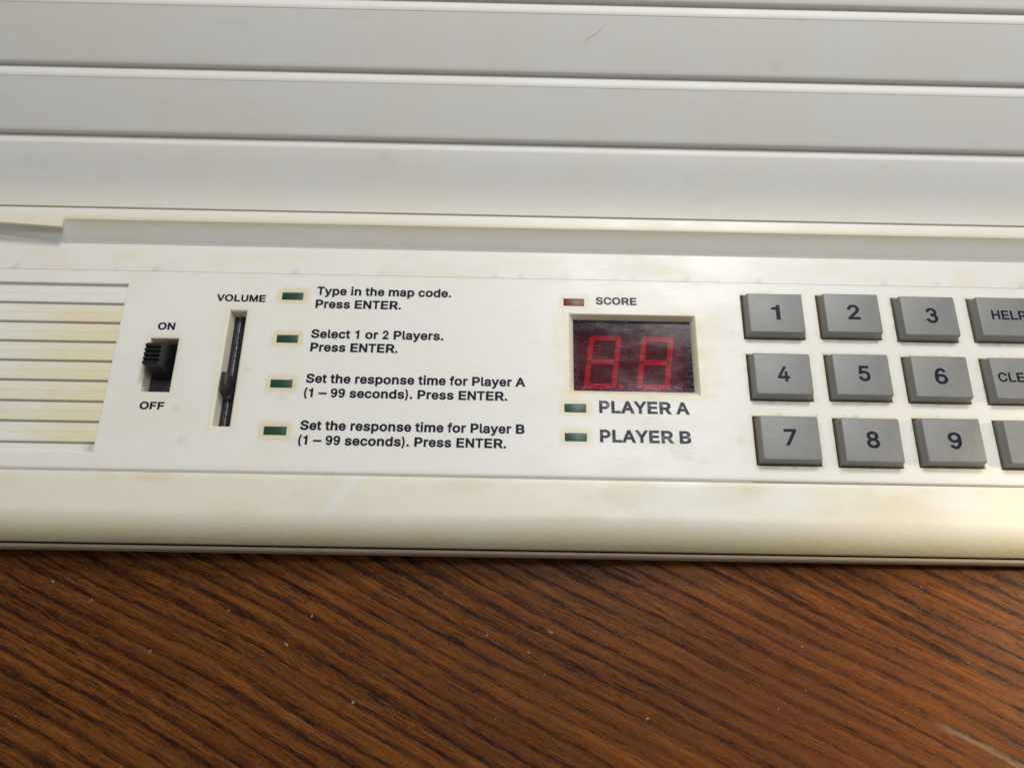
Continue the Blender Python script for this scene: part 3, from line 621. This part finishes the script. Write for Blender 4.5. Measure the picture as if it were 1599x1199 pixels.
'U':(517,[[[299,-8,259,-8,219,-8],[184,0,154,15,124,31],[101,53,85,80,68,107],[60,138,60,173,60,285],[60,397,60,509,81,509],[103,509,124,509,124,399],[124,288,124,178,124,154],[130,132,141,113,152,94],[167,79,187,68,207,57],[231,52,259,52,287,52],[311,57,331,68,351,79],[366,94,377,113,387,132],[393,154,393,178,393,288],[393,399,393,509,414,509],[436,509,457,509,457,397],[457,285,457,173,457,138],[449,107,433,80,416,53],[393,31,363,15,334,0]]]),
'V':(480,[[[229,0,204,0,141,170],[79,339,16,509,39,509],[62,509,84,509,120,408],[156,307,192,206,198,189],[206,166,215,137,224,109],[235,73,248,31,243,31],[239,31,235,31,247,74],[258,110,267,138,276,166],[284,189,290,206,325,307],[360,408,395,509,417,509],[440,509,463,509,401,339],[340,170,278,0,253,0]]]),
'Y':(472,[[[225,0,203,0,203,69],[203,139,203,208,141,308],[79,409,16,509,41,509],[66,509,91,509,125,454],[159,399,192,344,203,326],[213,309,222,292,231,275],[240,255,250,230,241,230],[232,230,224,230,233,255],[242,276,251,293,260,310],[270,327,280,344,314,399],[347,454,381,509,406,509],[430,509,455,509,393,409],[330,308,268,208,268,139],[268,69,268,0,247,0]]]),
'a':(389,[[[182,-9,160,-9,136,-9],[114,-4,94,5,75,14],[59,27,48,45,36,62],[30,83,30,108,30,130],[35,147,43,161,52,175],[63,185,78,193,92,201],[108,207,125,211,143,215],[160,218,178,220,201,223],[219,225,234,227,248,228],[258,231,265,235,272,239],[276,245,276,255,276,255],[276,256,276,257,276,272],[273,286,267,297,261,308],[252,316,240,322,228,328],[213,331,196,331,178,331],[162,328,149,322,136,317],[126,309,118,301,110,292],[104,283,100,274,80,280],[61,285,41,291,50,314],[62,332,79,346,95,360],[113,369,133,375,153,381],[173,384,194,384,208,384],[223,383,239,379,255,376],[271,370,286,360,301,351],[313,338,322,320,332,303],[337,280,337,251,337,168],[337,84,337,0,317,0],[297,0,277,0,277,17],[277,35,277,52,275,52],[274,52,272,52,268,43],[261,34,252,25,243,15],[230,7,215,1,200,-5]],[[155,45,170,45,193,45],[212,50,228,59,243,68],[255,79,263,93,271,107],[276,122,276,138,276,155],[276,173,276,190,273,187],[268,184,259,182,251,180],[242,178,231,176,221,174],[210,172,200,171,190,170],[182,169,175,168,161,166],[147,163,134,159,121,154],[111,148,103,139,96,131],[92,119,92,105,92,92],[95,81,102,72,109,63],[118,57,130,52,142,48]]]),
'c':(396,[[[226,-8,207,-8,173,-8],[143,0,117,16,91,33],[71,56,56,85,41,114],[34,149,34,187,34,227],[41,262,56,291,71,321],[91,343,117,360,143,376],[173,384,207,384,226,384],[243,382,260,377,276,372],[292,365,305,356,319,347],[330,335,340,322,350,309],[357,294,362,277,342,272],[322,267,303,262,300,272],[296,281,290,289,285,297],[278,305,270,311,262,317],[253,322,242,325,232,328],[220,330,207,330,182,330],[161,323,145,310,129,297],[116,280,108,258,100,237],[96,213,96,187,96,162],[100,139,108,117,116,96],[129,79,145,66,161,53],[182,46,207,46,220,46],[232,48,243,52,253,55],[263,60,271,66,279,72],[286,80,292,89,297,97],[301,107,304,117,324,112],[343,107,363,102,358,85],[351,70,341,56,332,43],[320,31,306,21,293,12],[277,4,261,-1,244,-6]]]),
'd':(424,[[[219,-8,195,-8,164,-8],[136,0,111,16,87,32],[68,55,55,84,41,114],[34,149,34,189,34,229],[41,263,55,293,69,322],[88,345,112,361,136,376],[164,384,196,384,219,384],[238,381,253,373,268,365],[279,356,287,346,296,336],[302,327,306,319,308,319],[309,319,311,319,311,382],[311,446,311,509,331,509],[351,509,372,509,372,339],[372,170,372,0,352,0],[332,0,313,0,313,20],[313,39,313,59,311,59],[309,59,307,59,302,51],[295,42,287,31,278,21],[267,12,252,4,238,-4]],[[181,47,205,47,227,47],[247,53,263,65,279,77],[291,94,299,115,308,136],[312,161,312,189,312,217],[308,242,300,263,292,284],[279,300,263,312,247,324],[228,330,205,330,181,330],[161,324,145,311,129,299],[116,282,108,261,100,240],[96,216,96,189,96,162],[100,138,109,117,117,95],[129,78,145,66,161,53]]]),
'e':(404,[[[238,-8,212,-8,175,-8],[143,0,117,16,90,33],[70,56,56,85,41,114],[34,148,34,187,34,226],[41,260,55,290,69,319],[89,343,115,359,141,376],[171,384,205,384,226,384],[246,381,266,374,285,367],[303,356,319,341,335,326],[348,306,357,282,366,258],[371,228,371,194,371,186],[371,178,371,169,272,169],[174,169,75,169,75,187],[75,204,75,221,163,221],[250,221,338,221,329,215],[319,208,310,202,310,227],[306,249,298,269,290,288],[278,303,263,314,247,325],[228,330,205,330,182,330],[163,325,146,313,130,302],[118,288,109,270,100,251],[96,232,96,211,96,200],[96,189,96,178,96,150],[101,126,110,106,120,87],[134,72,151,61,168,51],[189,46,212,46,228,46],[241,48,254,53,266,57],[277,64,285,73,294,82],[301,93,306,105,325,101],[345,96,365,91,359,71],[349,54,335,39,321,24],[303,13,283,4,262,-4]]]),
'f':(254,[[[154,379,228,379,228,362],[228,344,228,327,154,327],[80,327,6,327,6,344],[6,362,6,379,80,379]],[[101,0,81,0,81,144],[81,288,81,432,81,453],[86,471,96,486,106,500],[119,511,135,519,152,526],[169,530,187,530,201,530],[213,529,222,527,232,525],[238,523,243,521,238,503],[233,486,227,468,224,470],[220,471,215,472,210,473],[203,474,195,474,176,474],[163,469,154,460,146,451],[142,437,142,419,142,279],[142,140,142,0,121,0]]]),
'h':(410,[[[114,249,114,227,114,151],[114,76,114,0,93,0],[73,0,53,0,53,170],[53,339,53,509,73,509],[93,509,114,509,114,435],[114,361,114,287,110,287],[106,287,102,287,114,322],[131,347,152,362,174,377],[199,384,227,384,253,384],[276,379,295,369,315,358],[330,342,341,321,352,299],[357,273,357,240,357,160],[357,80,357,0,337,0],[316,0,296,0,296,78],[296,157,296,235,296,265],[288,288,273,304,258,321],[237,329,210,329,192,329],[175,325,161,317,146,309],[135,298,126,283,118,267]]]),
'i':(167,[[[73,0,53,0,53,126],[53,253,53,379,73,379],[93,379,114,379,114,253],[114,126,114,0,93,0]],[[95,443,84,443,72,443],[62,447,54,455,45,462],[41,472,41,483,41,494],[45,504,54,512,62,520],[72,524,84,524,95,524],[106,520,114,512,122,504],[126,494,126,483,126,472],[122,462,114,455,106,447]]]),
'l':(189,[[[147,-2,139,-2,110,-2],[88,5,74,20,60,35],[53,57,53,84,53,226],[53,367,53,509,73,509],[93,509,114,509,114,372],[114,235,114,99,114,81],[116,69,120,62,125,55],[133,52,146,52,152,52],[157,52,160,53,164,53],[167,54,170,54,173,37],[177,20,181,3,175,1],[169,0,162,-1,154,-2]]]),
'm':(610,[[[73,0,53,0,53,126],[53,253,53,379,72,379],[92,379,112,379,112,351],[112,323,112,295,111,295],[109,295,108,295,113,316],[121,332,132,346,144,359],[157,369,172,376,187,383],[203,386,219,386,247,386],[270,378,287,361,305,344],[316,322,321,295,318,295],[315,295,312,295,317,313],[325,329,337,343,349,357],[364,367,381,375,398,382],[416,386,437,386,459,386],[479,381,497,372,515,362],[530,348,541,328,551,309],[557,285,557,255,557,170],[557,85,557,0,536,0],[516,0,496,0,496,85],[496,169,496,254,496,281],[488,301,473,313,457,325],[439,330,419,330,402,330],[387,327,374,320,362,313],[352,303,345,290,339,278],[335,263,335,247,335,165],[335,82,335,0,315,0],[295,0,274,0,274,87],[274,173,274,260,274,281],[267,298,253,311,239,324],[221,330,199,330,185,330],[171,327,158,320,144,313],[134,303,126,289,118,276],[114,258,114,238,114,159],[114,79,114,0,93,0]]]),
'n':(410,[[[114,249,114,227,114,151],[114,76,114,0,93,0],[73,0,53,0,53,126],[53,253,53,379,72,379],[92,379,112,379,112,349],[112,318,112,287,109,287],[106,287,102,287,114,322],[131,347,152,362,174,377],[199,384,227,384,253,384],[276,379,295,369,314,358],[330,342,341,321,352,299],[357,273,357,240,357,160],[357,80,357,0,337,0],[316,0,296,0,296,78],[296,157,296,235,296,265],[288,288,273,304,258,321],[237,329,210,329,192,329],[175,325,161,317,146,309],[135,298,126,283,118,267]]]),
'o':(415,[[[242,-8,207,-8,173,-8],[143,0,117,16,91,33],[71,56,56,85,41,114],[34,149,34,187,34,227],[41,262,56,291,71,321],[91,343,117,360,143,376],[173,384,207,384,242,384],[273,376,299,360,325,343],[345,321,359,291,374,262],[381,227,381,187,381,149],[374,114,359,85,345,56],[325,33,299,16,273,0]],[[182,46,207,46,233,46],[254,53,270,66,287,79],[299,96,307,117,315,139],[319,162,319,187,319,213],[315,236,307,258,299,280],[287,297,270,310,254,323],[233,330,207,330,182,330],[161,323,145,310,129,297],[116,280,108,258,100,237],[96,213,96,187,96,162],[100,139,108,117,116,96],[129,79,145,66,161,53]]]),
'p':(424,[[[73,-143,53,-143,53,31],[53,205,53,379,72,379],[92,379,112,379,112,359],[112,339,112,319,114,319],[116,319,118,319,123,327],[129,336,137,346,145,356],[157,365,171,373,186,381],[205,384,229,384,261,384],[289,376,313,361,337,345],[356,322,370,293,383,263],[390,229,390,189,390,149],[383,114,370,84,356,55],[337,32,313,16,289,0],[261,-8,229,-8,206,-8],[187,-4,173,4,158,12],[146,21,138,31,130,42],[123,51,118,59,117,59],[115,59,114,59,114,-8],[114,-76,114,-143,93,-143]],[[197,47,220,47,244,47],[263,53,279,66,295,78],[308,95,316,117,324,138],[328,162,328,189,328,216],[324,240,316,261,308,282],[296,299,280,311,264,324],[244,330,220,330,197,330],[177,324,161,312,145,300],[133,284,125,263,117,242],[113,217,113,189,113,161],[117,136,125,115,133,94],[146,77,162,65,178,53]]]),
'r':(259,[[[73,0,53,0,53,126],[53,253,53,379,72,379],[92,379,112,379,112,360],[112,340,112,321,113,321],[114,321,115,321,122,340],[135,355,152,367,170,379],[190,385,213,385,218,385],[223,385,229,384,235,384],[240,384,243,384,243,363],[243,343,243,322,242,323],[237,323,230,324,223,325],[215,326,207,326,189,326],[173,322,159,315,145,307],[134,297,126,284,118,270],[114,255,114,237,114,158],[114,79,114,0,93,0]]]),
's':(365,[[[211,-8,182,-8,156,-8],[133,-4,112,3,92,11],[75,23,62,38,49,53],[40,72,36,94,55,98],[74,102,94,107,99,86],[109,70,124,60,139,50],[158,45,181,45,208,45],[229,51,244,62,260,74],[268,87,268,103,268,116],[263,127,254,136,245,144],[231,151,212,155,191,160],[170,165,149,170,115,178],[89,191,72,208,55,225],[47,247,47,274,47,296],[53,315,65,332,77,348],[94,361,115,370,136,380],[160,384,187,384,213,384],[235,380,254,372,272,365],[287,353,299,339,310,325],[319,309,324,290,305,286],[287,281,268,277,263,292],[255,304,243,316,230,327],[212,333,187,333,165,333],[146,327,131,317,116,306],[109,293,109,277,109,263],[114,252,124,243,134,235],[150,228,172,223,191,218],[210,214,229,209,264,201],[290,188,306,171,323,154],[331,133,331,107,331,84],[325,64,312,47,300,30],[282,16,260,6,237,-3]]]),
't':(227,[[[138,379,204,379,204,362],[204,344,204,327,138,327],[72,327,6,327,6,344],[6,362,6,379,72,379]],[[65,345,65,471,85,471],[106,471,126,471,126,347],[126,222,126,98,126,81],[129,69,136,61,143,54],[154,50,170,50,174,50],[179,50,185,51,191,52],[197,53,202,54,206,36],[209,19,213,2,207,0],[200,-2,192,-3,184,-4],[176,-4,168,-4,136,-4],[110,4,92,21,74,38],[65,62,65,93,65,219]]]),
'y':(389,[[[51,-140,47,-139,52,-121],[57,-103,61,-86,65,-86],[68,-87,71,-87,83,-90],[94,-91,104,-89,114,-87],[122,-82,130,-74,138,-66],[145,-53,151,-36,155,-24],[159,-13,163,-1,114,126],[66,252,17,379,40,379],[62,379,84,379,111,305],[138,230,165,155,174,132],[181,109,187,87,193,64],[199,42,206,21,198,21],[191,21,184,21,190,42],[196,64,202,87,209,110],[216,132,224,155,251,230],[278,305,305,379,327,379],[349,379,371,379,316,234],[260,88,204,-58,196,-78],[187,-94,177,-107,166,-120],[153,-129,139,-136,125,-142],[109,-145,91,-145,81,-145],[72,-144,65,-143,57,-142]]]),
'–':(350,[[[233,244,350,244,350,226],[350,207,350,188,233,188],[117,188,0,188,0,207],[0,226,0,244,117,244]]])}

ADV = dict(zip('ABCEFHLMNOPRSTUVY', (722, 722, 722, 667, 611, 722, 611, 833, 722, 778, 667, 722, 667, 611, 722, 667, 667)))
ADV.update(dict(zip('acdefhilmnoprsty', (556, 556, 611, 556, 333, 611, 278, 278, 889, 611, 611, 611, 389, 556, 333, 556))))
ADV.update({c: 556 for c in '123456789'}); ADV.update({'(': 333, ')': 333, '.': 278, '\u2013': 556, ' ': 270})
_glyph_cache = {}
def poly_loop(pts):                                   # straight-sided loop in the same (handle, knot, handle) form
    out = []
    for i, (x, y) in enumerate(pts):
        (a, b), (c, d) = pts[i - 1], pts[(i + 1) % len(pts)]
        out.append([x + (a - x) / 3, y + (b - y) / 3, x, y, x + (c - x) / 3, y + (d - y) / 3])
    return out
def ell(cx, cy, rx, ry, a0, a1, n):
    return [(cx + rx * math.cos(math.radians(a0 + (a1 - a0) * i / n)), cy + ry * math.sin(math.radians(a0 + (a1 - a0) * i / n))) for i in range(n + 1)]
six = [ell(203, 152, 160, 157, 0, 360, 40)[:-1], ell(203, 151, 106, 106, 0, -360, 32)[:-1],
       (ell(206, 250, 163, 264, 204, 40, 30) + ell(206, 250, 110, 212, 48, 204, 26))[::-1]]
three = [(ell(198, 373, 146, 141, 168, -88, 34) + ell(198, 373, 90, 92, -88, 168, 30))[::-1],
         (ell(203, 148, 166, 156, 98, -168, 36) + ell(203, 148, 107, 104, -168, 98, 30))[::-1]]
GLYPHS['3'] = (404, [poly_loop(l) for l in three])
nine = [[(404 - x, 509 - y) for x, y in l] for l in six]
GLYPHS['6'] = (404, [poly_loop(l) for l in six]); GLYPHS['9'] = (404, [poly_loop(l) for l in nine])
GLYPHS['1'] = (404, [poly_loop([(264, 0), (264, 509), (216, 509), (206, 466), (176, 436), (132, 424), (88, 421), (88, 372), (199, 372), (199, 0)])])
def glyph(ch, off):
    """bold outline of one letter: every closed stroke thickened by off, then filled with its counters left open"""
    if (ch, off) in _glyph_cache: return _glyph_cache[ch, off]
    loops = []
    for sp in GLYPHS[ch][1]:
        pts = []
        for i in range(len(sp)):
            p, q = sp[i], sp[(i + 1) % len(sp)]
            P0, P1, P2, P3 = Vector(p[2:4]), Vector(p[4:6]), Vector(q[0:2]), Vector(q[2:4])
            d = P3 - P0
            flat = d.length < 1 or max(abs((P1 - P0).cross(d)), abs((P2 - P0).cross(d))) / d.length < 1.5
            for k in range(1 if flat else 9):
                t = k / 9; u = 1 - t
                pts.append(P0 * u ** 3 + P1 * 3 * u * u * t + P2 * 3 * u * t * t + P3 * t ** 3)
        pts = [p for i, p in enumerate(pts) if (p - pts[i - 1]).length > 0.8]
        loops.append(pts)
    if ch == 'i': loops = [[p + Vector((0, 22)) for p in l] if min(p.y for p in l) > 380 else l for l in loops]
    area2 = lambda l: sum(l[i - 1].cross(l[i]) for i in range(len(l)))
    def inside(p, l):
        c = False
        for i in range(len(l)):
            a, b = l[i - 1], l[i]
            if (a.y > p.y) != (b.y > p.y) and p.x < (b.x - a.x) * (p.y - a.y) / (b.y - a.y) + a.x: c = not c
        return c
    big = max(loops, key=lambda l: abs(area2(l))); sgn = 1 if area2(big) > 0 else -1
    def grow(l):
        out = []
        for i in range(len(l)):
            a, b, c = l[i - 1], l[i], l[(i + 1) % len(l)]
            e, f = (b - a).normalized(), (c - b).normalized()
            n = Vector((e.y, -e.x)) * sgn; m = Vector((f.y, -f.x)) * sgn
            h = n + m
            h = n if h.length < 0.2 else h.normalized()
            out.append(b + h * off / max(0.5, h.dot(n)))
        return out
    grown = [grow(l) for l in loops]
    pts, edges = [], []
    for l in grown:
        n = len(pts); pts += l; edges += [(n + i, n + (i + 1) % len(l)) for i in range(len(l))]
    vo, _, fo = mathutils.geometry.delaunay_2d_cdt(pts, edges, [], 0, 0.01)[:3]
    def winding(p):
        w = 0
        for l in grown:
            for i in range(len(l)):
                q, r = l[i - 1], l[i]
                side = (r - q).cross(p - q)
                if q.y <= p.y < r.y and side > 0: w += 1
                elif r.y <= p.y < q.y and side < 0: w -= 1
        return w
    faces = [tuple(f) for f in fo if winding(sum((vo[i] for i in f), Vector((0, 0))) / len(f)) * sgn > 0]
    verts = [(p.x, p.y, 0) for p in vo]
    _glyph_cache[ch, off] = (verts, faces)
    return verts, faces
def lettering(name, text, x0, x1, base, cap, z, mat, parent, off=30):
    cap *= 1.06 if len(text) > 1 else 1.0
    verts, faces, pen = [], [], 0.0
    H = 509.0 + 2 * off
    for ch in text:
        if ch != ' ':
            gv, gf = glyph(ch, off)
            k = (ADV[ch] / 718.0) / ((GLYPHS[ch][0] + 2 * off) / H)
            n = len(verts)
            verts += [(pen + ADV[ch] / 1436.0 + ((x + off) / H * k - ADV[ch] / 1436.0) * 1.08, (y + off) / H, layer) for x, y, layer in gv]
            faces += [tuple(n + i for i in f) for f in gf]
        pen += ADV[ch] / 718.0
    xs = [v[0] for v in verts]; a, b = min(xs), max(xs); sx = (x1 - x0) / (b - a)
    me = bpy.data.meshes.new(name)
    me.from_pydata([((x0 + (x - a) * sx) * MM, (base + y * cap) * MM, (z + 0.004 * layer) * MM) for x, y, layer in verts], [], faces)
    if sum(p.normal.z for p in me.polygons) < 0: me.flip_normals()
    me.update(); me.materials.append(mat)
    o = bpy.data.objects.new(name, me); scene.collection.objects.link(o); o.parent = parent
    return o
ZI = 0.012
for text, x0, x1, y, cap, mat in [
    ('Type in the map code.', -43.95, -13.95, 20.36, 1.98, 'ink'),
    ('Press ENTER.', -43.95, -24.95, 17.12, 1.98, 'ink'),
    ('Select 1 or 2 Players.', -44.15, -15.2, 9.85, 1.98, 'ink'),
    ('Press ENTER.', -43.98, -25.0, 6.66, 1.98, 'ink'),
    ('Set the response time for Player A', -44.12, 2.9, -0.62, 1.98, 'ink'),
    ('(1 – 99 seconds). Press ENTER.', -44.2, -0.98, -3.86, 1.95, 'ink'),
    ('Set the response time for Player B', -44.2, 2.8, -11.14, 1.98, 'ink'),
    ('(1 – 99 seconds). Press ENTER.', -44.25, -1.02, -14.34, 1.95, 'ink'),
    ('VOLUME', -66.05, -55.15, 18.34, 1.62, 'ink'),
    ('ON', -77.8, -74.05, 11.12, 1.66, 'ink'),
    ('OFF', -78.4, -73.25, -7.26, 1.62, 'ink'),
    ('SCORE', 18.45, 27.6, 19.36, 1.75, 'ink_glare_worn'),
    ('PLAYER A', 18.6, 37.85, -6.2, 2.62, 'ink_glare_worn'),
    ('PLAYER B', 18.6, 37.75, -12.62, 2.62, 'ink_glare_worn')]:
    lettering('printed_text', text, x0, x1, y, cap, ZI, M[mat], panel)

# ------------------------------------------------------------------ keys
LEG = [['1', '2', '3', 'HELP'], ['4', '5', '6', 'CLEAR'], ['7', '8', '9', '']]
LB = {'1': (56.85, 58.75, 15.28, 3.62), '2': (73.68, 76.42, 15.72, 3.6), '3': (90.88, 93.6, 15.30, 3.62),
      '4': (56.65, 59.2, 0.82, 3.5), '5': (74.0, 76.5, 1.28, 3.55), '6': (90.35, 93.12, 0.95, 3.65),
      '7': (56.5, 59.1, -13.25, 3.55), '8': (73.55, 76.25, -13.5, 3.6), '9': (90.55, 93.38, -13.42, 3.65),
      'HELP': (105.63, 113.3, 16.42, 2.12), 'CLEAR': (103.95, 114.05, 1.72, 2.05)}
bm = bmesh.new()
frustum(bm, (-6.66, 6.66, -5.26, 5.26), -3.0, (-6.09, 6.09, -4.73, 4.73), 2.4, 0.34, 4)
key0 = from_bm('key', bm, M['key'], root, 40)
first = True
for row, ly in zip(LEG, KY):
    for t, cx, cy in zip(row, KX, ly):
        if first: k = key0; first = False
        else:
            k = key0.copy(); scene.collection.objects.link(k); k.parent = root
        k.location = (cx * MM, cy * MM, 0)
        k.rotation_euler = (random.uniform(-.006, .006), random.uniform(-.006, .006), random.uniform(-.008, .008))
        k['label'] = ('grey key marked ' + t) if t else 'blank grey key'
        if t:
            x0, x1, b, cap = LB[t]
            lettering('key_legend', t, x0 - cx, x1 - cx, b - cy, cap, 2.412, M['ink_key'], k, 22 if len(t) == 1 else 24)

# ------------------------------------------------------------------ power switch
bm = bmesh.new(); frustum(bm, (-79.3, -72.4, -3.7, 9.5), -5.0, (-79.3, -72.4, -3.7, 9.5), -3.25, 0)
sw = from_bm('power_switch', bm, M['dusty'], root)
prof = [(0.6, -3.2), (1.55, 1.9), (1.62, 2.6)]
for k in range(5):
    ya = 1.62 + k * 0.98
    prof += [(ya + .10, 2.95), (ya + .24, 3.08), (ya + .58, 3.08), (ya + .72, 2.95), (ya + .80, 2.55), (ya + .90, 2.55)]
prof += [(6.62, 2.6), (6.7, 1.9), (8.1, -3.2)]
prof = [(y - (0.12 if z > 1 else 0), z + (0.9 if z > 1 else 0)) for y, z in prof]
bm = bmesh.new()
def kx(z, s):
    q = (z + 3.2) / 6.2
    return (-77.3 - 0.35 * q) if s < 0 else (-73.75 - 0.55 * q)
L = [bm.verts.new((kx(z, -1), y, z)) for y, z in prof]; R = [bm.verts.new((kx(z, 1), y, z)) for y, z in prof]
for i in range(len(prof) - 1): bm.faces.new((L[i], L[i + 1], R[i + 1], R[i]))
bm.faces.new(L); bm.faces.new(R[::-1])
from_bm('switch_knob', bm, M['black'], sw, 35)

# ------------------------------------------------------------------ volume slider
bm = bmesh.new(); frustum(bm, (-63.2, -58.4, -11.2, 16.7), -5.0, (-63.2, -58.4, -11.2, 16.7), -3.05, 0)
vs = from_bm('volume_slider', bm, M['black'], root)
bm = bmesh.new(); frustum(bm, (-61.75, -60.75, -10.4, 15.9), -3.1, (-61.6, -60.95, -10.4, 15.8), -2.75, 0.12, 3)
from_bm('slider_rail', bm, M['rail'], vs)
bm = bmesh.new()
frustum(bm, (-62.15, -60.1, -3.6, 1.0), -3.0, (-61.68, -60.48, -2.1, 0.92), 1.8, 0.18, 2)
frustum(bm, (-61.9, -60.2, -4.2, -3.0), -3.0, (-61.7, -60.4, -4.0, -3.0), -1.6, 0.1, 2)
from_bm('slider_knob', bm, simple('charcoal_plastic', (0.026, 0.026, 0.028), 0.36, (0.036, 0.036, 0.038), 1.2, 0.02), vs, 35)

# ------------------------------------------------------------------ indicator lenses
bm = bmesh.new(); frustum(bm, (-2.36, 2.36, -0.92, 0.92), -0.8, (-2.31, 2.31, -0.88, 0.88), -0.10, 0.08, 2)
led0 = from_bm('indicator_light', bm, M['green'], root)
for k, r in enumerate(LED):
    if k == 0: o = led0
    else: o = led0.copy(); scene.collection.objects.link(o); o.parent = root
    o.location = ((r[0] + r[1]) / 2 * MM, (r[2] + r[3]) / 2 * MM, 0)
    if k == 4:
        o.data = led0.data.copy(); o.data.materials[0] = M['red']
        o['label'] = 'dark red indicator light beside SCORE'
    else: o['label'] = 'dark green indicator light'

# ------------------------------------------------------------------ score display
bm = bmesh.new(); frustum(bm, (12.9, 40.2, -1.4, 17.0), -6.0, (12.9, 40.2, -1.4, 17.0), -4.9, 0)
disp = from_bm('score_display', bm, M['module'], root)
def digit(cx_top, top, bot, width, slant):
    H = top - bot; w = 1.15; g = 0.10
    def P(u, vv): return (cx_top + u - slant * (1 - vv / H) , bot + vv, -4.86)
    polys = []
    hz = H / 2
    def hseg(vc, full):
        e = w / 2
        if full == 0: return [(w / 2 + g * 2 + .1, vc), (w + g, vc + e), (width - w - g, vc + e), (width - w / 2 - g * 2 - .1, vc), (width - w - g, vc - e), (w + g, vc - e)]
    polys.append(hseg(hz, 0))
    polys.append([(w + g, H), (width - w - g, H), (width - w - g, H - w), (w + g, H - w)])
    polys.append([(w + g, 0), (width - w - g, 0), (width - w - g, w), (w + g, w)])
    for m in (0, 1):
        for up in (0, 1):
            a = [(0, hz + .25), (w / 2, hz + g), (w, hz + w / 2 + .1), (w, H), (.6, H), (.15, H - .25), (0, H - .8)]
            if up == 0: a = [(u, H - vv) for u, vv in a]
            if m: a = [(width - u, vv) for u, vv in a]
            polys.append(a)
    verts, faces = [], []
    for p in polys:
        n = len(verts); verts += [P(*q) for q in p]; faces.append(tuple(range(n, n + len(p))))
    n = len(verts)                                        # decimal point
    if cx_top < 20:
        for a in np.linspace(0, 2 * math.pi, 13)[:-1]: verts.append((cx_top - slant + width + 1.15 + .55 * math.cos(a), bot + .5 + .55 * math.sin(a), -4.86))
        faces.append(tuple(range(n, n + 12)))
    return verts, faces
for cx_ in (17.55, 29.40):
    v, f = digit(cx_, 13.95, 1.2, 7.25, 1.75)
    from_data('digit', v, f, M['segment'], disp)
wx = list(np.linspace(13.1, 40.05, 55)); wy = list(np.linspace(-0.95, 16.8, 37))
wv, wf = [], []
for x in wx:
    for y in wy: wv.append((x, y, -2.06))
n = len(wy)
for i in range(len(wx) - 1):
    for j in range(n - 1): wf.append((i * n + j, (i + 1) * n + j, (i + 1) * n + j + 1, i * n + j + 1))
def win_grain_glare(x, y, z):
    e = min(x - 13.4, 39.7 - x, (16.5 - y) * 1.0)
    s = 0.28 * ss(1.6, 0.9, e + 0.5 * (nz(x, y, .7, 3) - .5))
    s = max(s, 0.85 * ss(1.6, -0.3, y + 2.0 * (nz(x, y, .5, 5) - .5)) * ss(20, 27, x), 0.4 * ss(1.6, 0, y))  # pale glare painted along the lower edge
    s = max(s, 0.30 * ss(12, 16, y))  # reflected haze painted across the top
    return s
win = from_data('display_window', wv, wf, M['window'], disp, stain_glare=win_grain_glare)

# ------------------------------------------------------------------ dust on the table
bm = bmesh.new()
spots = [(-72.4, -55.0, .55, .22, .9), (-57.7, -46.8, .5, .2, .7), (-45.0, -53.2, .6, .22, 2.4), (-30.5, -63.9, .35, .3, 0), (-86.2, -45.2, .6, .2, .9),
         (-40.4, -47.6, .35, .2, 1.2), (4.3, -54.0, .3, .25, 0), (8.8, -50.0, .7, .2, -.4), (-4.2, -50.8, .25, .2, 0), (28, -66, .5, .2, .5), (60.5, -52, .3, .2, .2), (-95, -41.5, .5, .2, -.5)]
for i in range(22):
    spots.append((random.uniform(-110, 110), random.uniform(-76, -38), random.uniform(.10, .26), random.uniform(.08, .16), random.uniform(0, 3)))
for (x, y, a, b, th) in spots:
    m = Matrix.Translation((x, y, ZT + 0.05)) @ Matrix.Rotation(th, 4, 'Z') @ Matrix.Diagonal((a, b, 0.07, 1))
    r = bmesh.ops.create_icosphere(bm, subdivisions=1, radius=1, matrix=m)
    for q in r['verts']: q.co += Vector((random.uniform(-.25, .25) * a, random.uniform(-.25, .25) * b, 0))
dust = from_bm('dust', bm, M['dust'])
dust['kind'] = 'stuff'
dust['label'] = 'pale flecks of dust scattered on the dark tabletop'
dust['category'] = 'dust'
